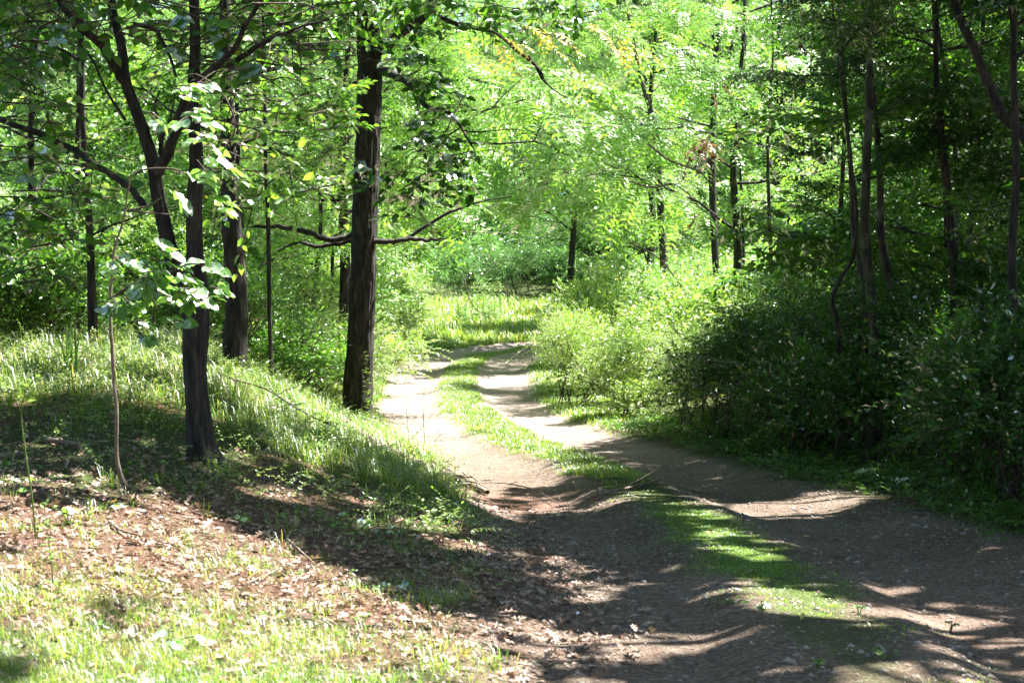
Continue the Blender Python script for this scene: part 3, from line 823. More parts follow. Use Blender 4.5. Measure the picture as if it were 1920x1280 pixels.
# --- the forked tree on the bank (Y about 11)
rs = np.random.RandomState(12)
b = G(382, 866); YL = float(b[1])
fork = empty("forked_tree", (b[0], b[1], b[2] - .1), "forked dark tree on the left bank behind the pale-leaved sapling", "tree")
acc = bark_trunk(line_at([(384, 880), (378, 840), (370, 760), (366, 690), (369, 620), (372, 560), (366, 480), (364, 400), (368, 300), (362, 200), (366, 80), (362, -80), (366, -300), (360, -600)], YL),
                 np.array([58, 50, 42, 43, 50, 40, 33, 28, 25, 23, 20, 17, 12, 4]) / F * YL * .5, M_bark, fork, sides=48, rings=360, furrow=.14, freq=7, seed=8, flare=1.3)
acc = bark_trunk(line_at([(366, 640), (352, 590), (338, 540), (322, 480), (308, 420), (297, 370), (288, 310), (274, 260), (252, 200), (235, 150), (228, 90), (212, 20), (205, -60), (190, -200)], YL + .05),
                 np.array([30, 34, 33, 30, 27, 25, 24, 22, 21, 19, 17, 15, 13, 6]) / F * YL * .5, M_bark, fork, name="side_trunk", sides=40, rings=300, furrow=.14, freq=7, seed=9, flare=1.0)
ab = Acc()
limb(ab, [(296, 325), (318, 275), (338, 220), (352, 180), (395, 135), (440, 90), (470, 30), (520, -40)], [YL, YL - .1, YL - .2, YL - .3, YL - .5, YL - .7, YL - .8, YL - 1], [24, 22, 19, 16, 13, 11, 9, 5], 30, rs=rs, wob=.15)
limb(ab, [(232, 150), (208, 110), (180, 75), (150, 50), (120, 18), (90, -30)], [YL, YL - .1, YL - .2, YL - .3, YL - .4, YL - .5], [20, 19, 16, 13, 11, 6], 26, rs=rs, wob=.15)
limb(ab, [(365, 150), (420, 130), (480, 90), (540, 60), (620, 35)], [YL, YL - .2, YL - .5, YL - .8, YL - 1], [14, 12, 10, 7, 4], 24, rs=rs, wob=.2)
limb(ab, [(270, 385), (235, 345), (180, 312), (130, 278), (70, 250), (0, 225), (-60, 215)], [YL, YL + .1, YL + .2, YL + .3, YL + .3, YL + .3, YL + .3], [14, 13, 13, 12, 12, 10, 6], 30, rs=rs, wob=.2)
limb(ab, [(250, 45), (290, 55), (300, 70), (320, 110), (330, 145)], YL - .3, [9, 8, 7, 6, 5], rs=rs)
limb(ab, [(300, 290), (300, 240), (290, 200), (300, 170)], YL - .1, [8, 6, 5, 3], rs=rs)
limb(ab, [(300, 320), (305, 260), (322, 210), (330, 160)], YL + .1, [7, 6, 4, 3], rs=rs)
limb(ab, [(128, 30), (150, 80), (175, 115), (190, 150), (205, 180), (235, 225)], YL + .6, [4, 4, 5, 5, 5, 6], rs=rs)
ab.build("limbs", M_bark, fork, smooth=True)["kind"] = "stuff"
at = Acc(); n0 = 0
for x, y, n in [(240, 15, 2), (370, 15, 2), (420, 60, 3), (340, 70, 2), (510, 95, 2), (450, 120, 2), (120, 60, 2), (60, 110, 2), (590, 60, 2), (30, 300, 2)]:
    n0 += hang(x, y, YL - .5, n, 22, 16, .11, fork, at, rs, M_leaf, .4, 'ovate', 3)
at.build("twigs", M_twig, fork)["kind"] = "stuff"
crown_cloud("crown", fork, [(60, 30, 1), (150, 10, 1), (260, 20, .7), (340, 60, .5), (430, 30, 1), (520, 30, .8), (600, 40, .7), (430, 110, .6), (60, 120, .8), (520, 110, .5), (110, 200, .35), (30, 260, .5), (100, 330, .5), (200, -60, 1), (450, -60, 1), (40, 400, .4), (60, 520, .25), (420, 170, .3)],
            YL + .2, 24, .105, rs, M_leaf, 42, 26, .5, tint=.55, tl=.32)
crown_cloud("crown", fork, [(440, 330, 1), (430, 230, 1), (470, 400, .7), (400, 270, .5), (440, 150, 1), (250, 250, .5), (330, 120, .6), (500, 60, .8), (600, 250, .6), (620, 150, .6), (520, 250, .8), (580, 330, .5), (560, 180, .8), (100, 430, .6), (40, 470, .6), (150, 350, .6), (90, 230, .6), (200, 300, .3)], YL + 3.2, 12, .10, rs, M_bright, 34, 34, .5, tint=.4, tl=.34, shade=False)
upper_crown(fork, b[0] + .2, b[1] + .3, 6.4, 2.4, 2.4, 1.9, 420, rs, leaf=.14)

# --- the thin sapling with pale sunlit leaves (Y about 9)
rs = np.random.RandomState(13)
b = G(234, 912); YS = float(b[1])
sap = empty("sapling", (b[0], b[1], b[2]), "slender pale-stemmed sapling with big glossy sunlit leaves on the left bank", "sapling")
ab = Acc()
limb(ab, [(236, 916), (226, 890), (218, 850), (219, 780), (214, 720), (211, 660), (207, 600), (209, 530), (214, 470), (232, 410), (240, 360), (246, 320)], YS, [12, 9, 8, 8, 7, 7, 6, 6, 5, 4, 3, 2], 60, 8, rs=rs, wob=.12)
ab.build("stem", M_dead, sap, smooth=True)
ab = Acc()
limb(ab, [(209, 560), (230, 545), (270, 520), (320, 510), (355, 495), (400, 500)], [YS, YS - .1, YS - .2, YS - .3, YS - .4, YS - .4], [5, 5, 4, 4, 3, 2], rs=rs)
limb(ab, [(238, 395), (280, 385), (305, 370)], YS, [4, 3, 3], rs=rs)
limb(ab, [(238, 395), (290, 400), (325, 402)], YS, [4, 3, 2], rs=rs)
limb(ab, [(250, 330), (270, 318), (320, 316), (370, 322), (440, 250), (420, 180), (370, 140), (340, 150)], [YS, YS, YS, YS - .1, YS - .2, YS - .2, YS - .2, YS - .2], [4, 4, 4, 4, 3, 3, 3, 2], rs=rs)
limb(ab, [(230, 555), (250, 570), (290, 550), (330, 555)], YS - .1, [3, 3, 3, 2], rs=rs)
limb(ab, [(290, 555), (288, 580), (287, 620)], YS - .1, [3, 3, 2], rs=rs)
n1 = 0
for x, y, n, tn in [(250, 478, 3, .7), (285, 500, 3, .7), (300, 520, 3, .7), (270, 535, 2, .6), (350, 560, 3, .7), (415, 530, 2, .8), (400, 500, 2, .8), (360, 515, 3, .8), (380, 560, 2, .8), (310, 545, 2, .6), (320, 478, 2, .7), (345, 500, 3, .8), (370, 530, 3, .8), (395, 545, 3, .8), (330, 540, 2, .6), (225, 560, 2, .5), (255, 560, 1, .5), (205, 575, 1, .5), (280, 610, 2, .3), (335, 590, 1, .6),
                    (345, 165, 3, .8), (380, 155, 3, .8), (370, 215, 3, .8), (390, 250, 3, .9), (395, 290, 3, .8), (405, 320, 2, .8), (350, 330, 1, .6), (415, 370, 2, .9), (300, 215, 1, .5), (430, 385, 1, .9)]:
    for i in range(n + 1):
        p = Wp(x + rs.normal(0, 9) - 18, y + rs.normal(0, 7), YS - .3 + rs.normal(0, .15))
        d = np.array([rs.normal(.8, .7), rs.normal(-.3, .5), rs.normal(-.12, .2)])
        n1 += compound(sap, ab, p, d, .105 * rs.uniform(.65, 1.2), rs, M_hero, 3 if i % 2 else 5, 'ovate', tn * .6)
ab.build("twigs", M_twig, sap)["kind"] = "stuff"
print("hero leaves", cnt, n0, n1, "tris", TRIS)

# ------------------------------------------------------------------ other trunks one can tell apart
def marked_tree(name, label, px, Y, w, mat, seed, group=None, furrow=.08, cr=2.0, zmin=1.8, nl=9, leafmat=None, sides=20, per=0, tint=0, leaf=0, **kw):
    rs = np.random.RandomState(seed)
    P = line_at(px, Y)
    g = float(gz(P[0, 0], P[0, 1])); 
    P = np.vstack([[P[0, 0], P[0, 1], g - .1], P]) if P[0, 2] > g else P
    w = ([w[0]] + list(w)) if len(P) > len(px) else list(w)
    # carry the trunk on above the frame
    top = P[-1]; k = (P[-1] - P[-2]); k = norm(k); hz = max(3.0, 7.5 - top[2])
    P = np.vstack([P, top + k * hz * .5 + rs.normal(0, .1, 3), top + k * hz * .8 + UP * hz * .25]); w = w + [w[-1] * .7, w[-1] * .2]
    r = np.array(w) / F * np.mean(Y) * .5
    Ht = P[-1, 2] - g
    t = tree(name, label, "tree", (P[0, 0], P[0, 1]), Ht, float(r[0]), cr, zmin, nl, rs, trunk_pts=P, mat=leafmat or M_dark, bark=mat, group=group, **kw)
    bark_trunk(P, r, mat, t, sides=sides, rings=140, furrow=furrow, freq=6, seed=seed, flare=1.15)
    return t
marked_tree("hardwood_tree", "thick dark trunk rising just behind the forked tree on the bank", [(440, 648), (443, 560), (436, 450), (430, 350), (428, 240), (424, 100), (420, -60)], 17.0, [46, 40, 38, 30, 26, 22, 18], M_bark, 21, furrow=.12, sides=36, cr=2.2, zmin=2.2, nl=7, tint=.4, leafmat=M_leaf)
marked_tree("young_tree", "thin straight trunk in the brush between the forked tree and the tall dark tree", [(508, 690), (505, 560), (503, 430), (498, 300), (495, 100)], 18.5, [9, 8, 8, 7, 6], M_bark, 22, cr=1.5, zmin=2, nl=6, per=16, leafmat=M_leaf)
marked_tree("young_tree", "slim grey trunk left of the sapling in the shaded wood", [(152, 640), (148, 520), (142, 400), (148, 200), (150, 0)], 19, [14, 12, 12, 10, 8], M_bark2, 23, cr=1.8, zmin=1.8, nl=7)
marked_tree("young_tree", "dark thin trunk at the far left edge of the wood", [(60, 660), (64, 520), (58, 300), (66, 100)], 21, [16, 14, 12, 10], M_bark, 24, cr=2, zmin=2, nl=7)
marked_tree("young_tree", "pale lichened trunk leaning left above the dark brush, right of its thicker neighbour", [(1690, 615), (1672, 540), (1652, 440), (1650, 330), (1640, 200), (1625, 60)], 19, [17, 17, 14, 12, 11, 9], M_bark2, 25, cr=1.8, zmin=3.0, nl=7)
marked_tree("young_tree", "thickest grey trunk standing in the shaded brush right of the track", [(1640, 660), (1634, 560), (1622, 450), (1624, 330), (1630, 200), (1632, 40)], 18, [20, 20, 19, 16, 14, 12], M_bark2, 26, cr=2.0, zmin=2.8, nl=8)
marked_tree("young_tree", "dark slim trunk with a sunlit foot between the grey pair and the right edge", [(1795, 640), (1790, 560), (1786, 470), (1776, 350), (1762, 220), (1755, 80)], 18.5, [17, 17, 16, 14, 12, 10], M_bark, 27, cr=1.9, zmin=2.8, nl=8)
marked_tree("young_tree", "grey trunk splashed with sun just right of the slim dark one", [(1812, 600), (1812, 520), (1818, 440), (1830, 330), (1836, 200)], 21, [14, 14, 12, 11, 9], M_bark2, 28, cr=1.8, zmin=3, nl=7)
marked_tree("leaning_tree", "dark trunk leaning steeply across the upper right corner", [(2010, 620), (1985, 420), (1925, 265), (1880, 215), (1855, 160), (1825, 90), (1795, 20), (1775, -60)], 14, [27, 23, 20, 19, 18, 17, 16, 12], M_bark, 29, furrow=.12, sides=30, cr=2.0, zmin=3.2, nl=8)
marked_tree("hardwood_tree", "dark trunk standing at the right edge of the picture in the deepest shade", [(1902, 900), (1900, 780), (1902, 640), (1898, 480), (1905, 330), (1900, 150), (1895, -20)], 13.5, [20, 19, 17, 16, 15, 13, 12], M_bark, 30, furrow=.12, cr=2.4, zmin=1.9, nl=12, per=36, leaf=.12)
marked_tree("young_tree", "crooked thin trunk forking low left of the thickest grey trunk", [(1572, 650), (1568, 600), (1560, 560), (1578, 520), (1600, 480), (1606, 400), (1596, 300)], 17.5, [9, 9, 8, 7, 7, 6, 5], M_bark, 31, cr=1.3, zmin=1.6, nl=7, per=18)
marked_tree("young_tree", "twin thin dark stem hard against the thickest grey trunk", [(1622, 620), (1617, 560), (1612, 500), (1600, 440), (1595, 330)], 18.6, [12, 11, 10, 9, 8], M_bark2, 32, cr=1.4, zmin=2, nl=6, per=16)
marked_tree("young_tree", "short slanting sunlit trunk high in the bright foliage over the track", [(1245, 520), (1235, 330), (1228, 240), (1212, 180), (1200, 140), (1185, 60)], 39, [14, 14, 12, 9, 7, 5], M_bark2, 33, cr=1.6, zmin=3.5, nl=6, per=20, leafmat=M_bright)
marked_tree("young_tree", "dark slim trunk at the top centre-right with dead twigs beside it", [(1345, 560), (1335, 330), (1342, 120), (1350, 30), (1362, -20)], 37, [14, 13, 12, 11, 9], M_bark, 34, cr=1.8, zmin=3.5, nl=7, leafmat=M_bright)

# ------------------------------------------------------------------ wood all around
def T(label, x, y, H, cr, zmin, nl, per, mat, seed, name="broadleaf_tree", **kw):
    kw.setdefault('r0', .042 if y < 22 else .045)
    r0 = kw.pop('r0')
    return tree(name, label, "tree", (x, y), H, r0, cr, zmin, nl, np.random.RandomState(seed), mat=mat, **kw)
PI = math.pi
# right wood, in deep shade
GR = "shaded young trees of the right-hand wood"
for i, (lab, x, y, H, cr, zm, nl, per) in enumerate([
    ("dark leafy tree whose boughs reach left over the bright bushes", 4.4, 24, 8, 3.2, .9, 20, 40),
    ("shaded tree with low layered boughs behind the dark brush", 5.2, 20.5, 7.5, 3.0, .8, 18, 40),
    ("dense dark tree filling the right edge below the leaning trunk", 6.2, 17.5, 7, 2.8, .6, 18, 40),
    ("dark tree behind the grey pair of trunks", 6.8, 24.5, 8, 3.0, .8, 18, 38),
    ("dark leafy tree closing the gap left of the leaning trunk", 8.2, 22, 8, 3.0, .6, 18, 38),
    ("tall shaded tree at the top of the right-hand wood", 5.9, 28.5, 9, 3.4, 1.0, 20, 40),
    ("shadowy tree beyond the slim dark trunk", 9.5, 28, 9, 3.2, .6, 18, 36),
    ("half-lit tree where the shaded wood meets the bright foliage", 4.9, 31, 9, 3.2, 1.2, 20, 42),
    ("dim tree deep in the right-hand wood", 8.6, 34, 9, 3.4, .6, 18, 36),
    ("dim tree at the back right corner of the wood", 12, 33, 9, 3.4, .5, 18, 34),
    ("sunlit tree glimpsed through the shaded trunks", 7.0, 39, 10, 3.6, .5, 20, 40),
    ("nearest leafy tree of the right wood, its layered boughs hiding the trunks' tops", 5.3, 15.2, 6.5, 2.7, 1.9, 13, 40),
    ("bushy young tree behind the middle of the sunlit thicket", 4.6, 34.5, 7.5, 2.8, .4, 22, 40),
    ("bushy young tree behind the place where the thicket turns dark", 6.6, 30.5, 7.5, 2.8, .4, 22, 40),
    ("leafy young tree among the grey trunks of the right wood", 5.6, 21.8, 7.0, 2.4, 1.4, 16, 40),
    ("sunlit tree far back at the right edge", 12.5, 41, 10, 3.6, .5, 20, 38)]):
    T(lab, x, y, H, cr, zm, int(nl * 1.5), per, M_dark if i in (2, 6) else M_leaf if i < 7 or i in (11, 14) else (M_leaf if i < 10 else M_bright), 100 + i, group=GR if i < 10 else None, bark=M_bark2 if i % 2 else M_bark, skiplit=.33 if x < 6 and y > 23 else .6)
# left wood
GL = "young trees of the left-hand wood"
for i, (lab, x, y, H, cr, zm, nl, per) in enumerate([
    ("leafy shaded tree at the upper left corner", -5.2, 14.5, 6.5, 2.4, 1.0, 16, 34),
    ("green tree behind the forked tree's left limb", -4.3, 17.5, 7, 2.6, .9, 17, 36),
    ("layered green tree between the forked tree and the tall dark tree", -3.9, 24, 8, 3.0, .9, 20, 42),
    ("dark low-branched tree behind the bank at the left edge", -6.4, 20, 7, 2.8, .4, 18, 38),
    ("bright green tree left of the tall dark tree", -3.4, 29, 8.5, 3.2, .7, 20, 42),
    ("green tree deep behind the sapling", -7.6, 27, 8.5, 3.2, .4, 20, 38),
    ("dim tree at the back left corner of the wood", -11, 30, 9, 3.4, .3, 20, 36),
    ("mid-green tree closing the wood behind the dark thin trunk", -6.8, 35, 9, 3.4, .3, 20, 38),
    ("bright green tree arching in over the track from the left", -4.0, 36, 9.5, 3.5, .8, 22, 44),
    ("pale green tree beyond the left wood", -10.5, 42, 10, 3.8, .3, 20, 38),
    ("yellow-green tree at the left of the far bend", -5.2, 46, 10, 3.8, .5, 22, 44)]):
    T(lab, x, y, H, cr, zm, int(nl * 1.5), per, M_dark if i in (0, 3) else (M_leaf if i < 8 and i != 4 else M_bright), 140 + i, group=GL)
# bright wood over and behind the bend
for i, (lab, x, y, H, cr, zm, nl, per, st) in enumerate([
    ("sunlit walnut-like tree with long drooping fronds over the track", -2.6, 27.5, 7.5, 4.2, 2.2, 22, 20, 'frond'),
    ("sunlit tree with feathery fronds hanging above the bright bushes", 4.6, 33, 8, 4.4, 1.4, 24, 22, 'frond'),
    ("bright yellow-green tree over the right side of the bend", 3.2, 40, 9, 4.0, 1.0, 24, 46, 'twig'),
    ("feathery sunlit tree arching over the middle of the track", -3.8, 41, 9, 4.6, 1.6, 24, 22, 'frond'),
    ("bright tree directly behind the bend", 4.5, 56, 11, 4.6, .6, 26, 46, 'twig'),
    ("sunlit tree on the slope right of the far clearing", 8.5, 50, 11, 4.4, .4, 24, 44, 'twig'),
    ("sunlit tree on the left rim of the far clearing", -6.5, 58, 11, 4.6, .5, 24, 44, 'twig'),
    ("haze-tinted cool green tree closing the far end of the clearing", -.5, 97, 12, 5.0, .8, 26, 46, 'twig'),
    ("pale tree behind the clearing, right of the cool green one", 6, 72, 12, 5, .4, 26, 44, 'twig'),
    ("pale tree behind the clearing, left of the cool green one", -7, 74, 12, 5, .4, 26, 44, 'twig'),
    ("high sunlit tree on the far right slope", 13, 58, 12, 4.8, .4, 26, 42, 'twig'),
    ("tree with yellowing fronds near the top of the picture over the track", 1.6, 46, 10, 4.2, 2.6, 22, 22, 'frond'),
    ("green tree on the far left slope", -13, 62, 12, 5, .3, 26, 40, 'twig'),
    ("tree on the far slope right of centre", 11, 80, 13, 5.4, .4, 26, 40, 'twig'),
    ("tree at the far right end of the slope", 19, 74, 13, 5.4, .4, 26, 40, 'twig'),
    ("tree at the far left end of the slope", -17, 80, 13, 5.4, .4, 26, 40, 'twig')]):
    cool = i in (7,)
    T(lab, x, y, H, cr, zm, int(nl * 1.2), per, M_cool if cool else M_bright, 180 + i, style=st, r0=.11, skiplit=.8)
rs = np.random.RandomState(77)
k = 0
for row, (Y, n, half) in enumerate([(64, 5, 20), (84, 9, 30), (96, 10, 34), (110, 11, 40)]):
    for j in range(n):
        x = -half + 2 * half * (j + .5) / n + rs.normal(0, 1); y = Y + rs.normal(0, 2.0)
        if (row == 0 and abs(x - 1) < 7) or (y < 99 and abs(x) < 5.5): continue
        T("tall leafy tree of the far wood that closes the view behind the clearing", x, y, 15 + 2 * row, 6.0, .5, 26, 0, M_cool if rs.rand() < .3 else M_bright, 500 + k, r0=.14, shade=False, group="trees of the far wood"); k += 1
print("wood tris", TRIS)
# canopy trees added beside the view for shade, crowns cut to the sun patches
SX, SY = SUN[0] / SUN[2], SUN[1] / SUN[2]
for i, (lab, gx0, gy0, cz, rx, ry, n, tx) in enumerate([       # ground shaded, crown height, spread, leaves, how far right of its crown it stands
    ("tall canopy tree added right of the near track for shade, its crown above the picture", 1.2, 7.5, 7.5, 4.0, 3.6, 1600, 2.6),
    ("tall canopy tree added right of the track to shade the mossy middle", 1.8, 13.0, 8.5, 4.2, 3.6, 1700, 2.6),
    ("tall canopy tree added in the right wood to shade the dark brush", 5.0, 17.0, 9, 3.4, 3.0, 800, 1.5),
    ("tall canopy tree added deep in the right wood for shade", 7.0, 12, 9, 3.2, 3.0, 400, 1.0),
    ("tall canopy tree added left of the bank, its crown reaching over to shade it", -3.4, 11.0, 7.0, 3.0, 3.0, 900, -3.2),
    ("tall canopy tree added to shade the left wood", -6.5, 16, 9.0, 3.6, 3.4, 800, -2.0),
    ("tall canopy tree added to shade the back of the left wood", -12.5, 24, 10, 4.0, 4.0, 700, 0),
    ("tall canopy tree added right of the bend to shade it", .3, 46.5, 9, 4.6, 3.0, 1100, 3.2)]):
    x, y = gx0 + SX * cz + tx, gy0 + SY * cz; cx_ = x - tx
    if i in (4, 5, 6): x = -.37 * y
    rs = np.random.RandomState(300 + i)
    bz = float(gz(x, y))
    e = empty("shading_canopy_tree", (x, y, bz - .1), lab, "tree", "tall canopy trees added around the track for shade")
    a = Acc(); pts = np.array([(x, y, bz - .1), (x + .1, y, bz + 3), ((x * 2 + cx_) / 3, y + .1, bz + 6), (cx_, y, cz + 1.0)])
    tube(a, smooth_line(pts, 20), np.linspace(.13, .05, 20), 12, rough=.1, rs=rs)
    a.build("trunk", M_bark, e, smooth=True)
    a = Acc()
    for k in range(14):
        az = k * 2.4; z0 = rs.uniform(bz + 4, cz + 1); Ln = rx * rs.uniform(.6, .9)
        s = np.linspace(0, 1, 6)[:, None]
        tube(a, np.array([x + (cx_ - x) * max(0, (z0 - bz - 3) / (cz - bz - 2)), y, z0]) + s * Ln * np.array([math.cos(az), math.sin(az), .3]) + np.cumsum(rs.normal(0, .08, (6, 3)), 0), np.linspace(.06, .015, 6), 5)
    a.build("branches", M_bark, e, smooth=True)["kind"] = "stuff"
    if i in (0, 1, 4): upper_crown(e, x - 1.5 * np.sign(x), y - 1, cz + 5.5, 5.0, 5.0, 1.6, 1500, rs, M_dark, .24, 7)  # extra high crown layer added only to block sky light
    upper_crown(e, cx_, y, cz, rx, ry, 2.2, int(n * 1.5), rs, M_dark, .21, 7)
for i, (lab, x, y) in enumerate([("unseen leafy tree added behind the camera to block sky, left of the track", -4.2, -6.5), ("unseen leafy tree added behind the camera to block sky, right of the track", 4.8, -7.5), ("unseen leafy tree added beside the camera on the right to block sky", 8.0, -1.0),
                                 ("unseen leafy tree added beside the camera on the left to block sky", -8.2, -1.5), ("unseen leafy tree added over the track behind the camera to block sky", .5, -13)]):
    T(lab, x, y, 10, 5.0, 2.5, 34, 0, M_leaf, 420 + i, r0=.12)  # unseen trees around the camera, added to cut the sky light
print("canopy tris", TRIS)
# @@SHRUBS

# ------------------------------------------------------------------ bushes
def make_shrub(v, leaf=.05, NT=1700):
    rs = np.random.RandomState(700 + v); ab, ac = Acc(), Acc()
    nl = 10
    leaf = leaf * (.75, 1.0, 1.5, .85, 1.25)[v]; NT = int(NT * (1.35, 1, .6, 1.2, .8)[v])
    c = np.column_stack([rs.normal(0, .48, nl), rs.normal(0, .48, nl), rs.uniform(.25, 1.0, nl)]); c[:, 2] *= 1.25 - .5 * np.minimum(1, np.hypot(c[:, 0], c[:, 1]))
    r = rs.uniform(.32, .5, nl)
    k = rs.randint(0, nl, NT); v_ = norm(rs.normal(0, 1, (NT, 3))); v_[:, 2] = np.where(v_[:, 2] < -.4, -v_[:, 2], v_[:, 2])
    O = c[k] + v_ * r[k][:, None] * rs.uniform(.55, 1, (NT, 1)); O[:, 2] = np.abs(O[:, 2])
    D = norm(v_ + UP * .45 + rs.normal(0, .35, (NT, 3)))
    twig_leaves(ac, O, D, rs.uniform(.16, .36, NT), 9, leaf, .5, rs, 'quad', .3, .5, nocheck=True, tilt=.7)
    m = 70; k = rs.randint(0, nl, m); v_ = norm(rs.normal(0, 1, (m, 3)) + UP * .8)
    O2 = c[k] + v_ * r[k][:, None] * .8; D2 = norm(v_ + rs.normal(0, .3, (m, 3)) + UP * .3); L2 = rs.uniform(.4, 1.0, m)
    twig_leaves(ac, O2, D2, L2, 22, leaf * 1.25, .45, rs, 'quad', .45, .6, nocheck=True)
    for o_, d_, l_ in zip(O2, D2, L2): tube(ab, np.array([o_ - d_ * .3, o_ + d_ * l_ * .5 - UP * .11 * l_, o_ + d_ * l_ - UP * .45 * l_]), [.005, .004, .002], 4)
    for q in range(16):
        e = c[rs.randint(nl)] + rs.normal(0, .15, 3); s0 = np.array([rs.normal(0, .15), rs.normal(0, .15), -.1])
        tube(ab, smooth_line([s0, (s0 + e) / 2 + rs.normal(0, .1, 3), e], 7), np.linspace(.014, .004, 7), 5)
    out = []
    for acc, nm, mt in ((ac, "foliage", M_shrub), (ab, "stems", M_twig)):
        o = acc.build(nm, mt); out.append(o.data); bpy.data.objects.remove(o)
    return out
SHRUB = {}
def shrub(label, x, y, sc, rs, mat=None, group="bushes along the track", name="bush", kind='s', sz=1.0):
    v = int(rs.randint(5))
    if v not in SHRUB: SHRUB[v] = make_shrub(v)
    z = float(gz(x, y)) - .05
    e = empty(name, (x, y, z), label, "bush", group)
    e.rotation_euler = (0, 0, rs.uniform(0, 6.28)); e.scale = (sc, sc, sc * sz)
    for me, nm in zip(SHRUB[v], ("foliage", "stems")):
        o = bpy.data.objects.new(nm, me); COL.objects.link(o); o.parent = e; o["kind"] = "stuff"
        if nm == "foliage" and mat is not None: o.material_slots[0].link = 'OBJECT'; o.material_slots[0].material = mat
    return e
rs = np.random.RandomState(41)
for lab, x, y, sc, sz, mt in [  # shaded bushes take the darker leaf colour, their shade painted in
    ("pale bright bush at the tip of the thicket, nearest the bend of the track", 1.0, 27.5, .9, 1.35, M_shrub),
    ("tall bright bush behind the tip of the thicket", 1.8, 30.5, 1.2, 1.3, M_shrub),
    ("bright bush bulging over the sunny grass verge", 1.75, 25.2, .95, 1.0, M_shrub),
    ("bright leafy bush in the middle of the sunlit thicket", 2.9, 27.5, 1.25, 1.0, M_shrub),
    ("round bush where the thicket turns from sun to shade", 2.5, 22.9, 1.0, 1.05, M_shrub),
    ("sunlit bush at the back of the thicket", 4.0, 29.5, 1.4, .95, M_shrub),
    ("bush on the rim of the shade, behind the round one", 3.5, 24.6, 1.2, 1.05, M_shrub),
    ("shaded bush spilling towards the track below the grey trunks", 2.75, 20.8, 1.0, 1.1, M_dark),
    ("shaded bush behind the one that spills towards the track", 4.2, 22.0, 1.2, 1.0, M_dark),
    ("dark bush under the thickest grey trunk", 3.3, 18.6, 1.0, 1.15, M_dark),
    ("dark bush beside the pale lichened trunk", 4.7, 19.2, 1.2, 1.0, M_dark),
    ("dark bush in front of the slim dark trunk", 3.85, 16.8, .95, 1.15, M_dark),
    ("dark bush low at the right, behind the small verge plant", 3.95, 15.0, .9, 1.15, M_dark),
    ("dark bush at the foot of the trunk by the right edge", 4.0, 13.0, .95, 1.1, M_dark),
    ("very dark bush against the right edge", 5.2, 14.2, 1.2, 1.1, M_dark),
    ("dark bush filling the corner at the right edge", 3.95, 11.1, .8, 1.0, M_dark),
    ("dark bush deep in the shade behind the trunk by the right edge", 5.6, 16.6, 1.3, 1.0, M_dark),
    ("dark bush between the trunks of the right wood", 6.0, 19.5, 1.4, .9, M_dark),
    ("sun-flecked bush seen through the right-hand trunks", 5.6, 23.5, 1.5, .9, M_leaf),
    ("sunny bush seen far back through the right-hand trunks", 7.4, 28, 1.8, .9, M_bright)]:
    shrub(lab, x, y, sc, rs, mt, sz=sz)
NEARL = ["small bush just behind the tall dark tree's left foot", "small bush behind the crest, left of the tall dark tree", "bush filling the gap between the thin straight trunk and the tall dark tree", "bush right behind the thick trunk of the left wood",
         "bush on the crest behind the forked tree", "bush behind the strap-leaved clump", "large bush at the far left behind the crest", "large bush behind the sapling", "bush at the left verge just beyond the tall dark tree",
         "low bush overhanging the left verge halfway to the bend", "large bush behind the low one of the left verge", "low bush on the left verge three quarters of the way to the bend", "bush on the left verge just before the bend", "bush at the left where the track turns"]
for i, (x, y, sc) in enumerate([(-3.6, 21, .9), (-2.9, 23, .8), (-2.9, 25.5, .9), (-4.6, 23, 1.1), (-5.4, 18.5, 1.0), (-6.6, 17.5, 1.1), (-7.6, 19.5, 1.3), (-6.2, 22, 1.3), (-3.3, 28, 1.0), (-3.0, 31, .9), (-4.4, 29, 1.3),
                               (-2.9, 34.5, .9), (-3.2, 38, 1.0), (-3.3, 42, 1.1), (-4.6, 37, 1.5), (-8, 25, 1.5), (-9.5, 23, 1.6), (-6.5, 31, 1.6), (-9.5, 31, 1.8), (-12, 35, 2), (-4.4, 47, 1.5), (-3.9, 49.5, 1.3), (-4.3, 54, 1.5), (-8, 40, 1.8), (-11, 44, 2), (-5.2, 52, 1.6),
                               (9, 31, 1.9), (11, 36, 2), (8, 36, 1.8), (5.5, 35.5, 1.7), (4.2, 35, 1.5), (3.6, 40, 1.5), (2.2, 37.5, 1.2), (1.9, 42, 1.2), (6, 43, 1.8), (10, 43, 2), (14, 46, 2.2), (3.5, 45.5, 1.4)]):
    left = x < 0
    shrub(NEARL[i] if i < len(NEARL) else "undergrowth bush deep among the trees left of the track" if left else "undergrowth bush among the trees behind the sunlit thicket", x, y, sc, rs, (M_leaf if y < 24 else M_shrub) if left else M_bright,
          "undergrowth of the left wood" if left else "undergrowth of the right wood", name="undergrowth_bush")
for lab, x, y, sc in [("haze-tinted blue-green bush at the left of the gap behind the clearing", -2.2, 70, 1.5), ("haze-tinted blue-green bush in the middle of the gap behind the clearing", .2, 72, 1.6), ("haze-tinted blue-green bush at the right of the gap behind the clearing", 2.3, 69.5, 1.4),
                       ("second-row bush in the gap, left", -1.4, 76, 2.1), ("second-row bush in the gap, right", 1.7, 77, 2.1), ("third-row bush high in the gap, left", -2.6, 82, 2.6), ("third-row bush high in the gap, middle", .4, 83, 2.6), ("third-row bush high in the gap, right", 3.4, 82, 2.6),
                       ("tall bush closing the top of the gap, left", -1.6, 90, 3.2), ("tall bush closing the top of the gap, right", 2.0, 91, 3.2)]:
    shrub(lab, x, y, sc, rs, M_cool, "bushes on the far slope", name="undergrowth_bush")
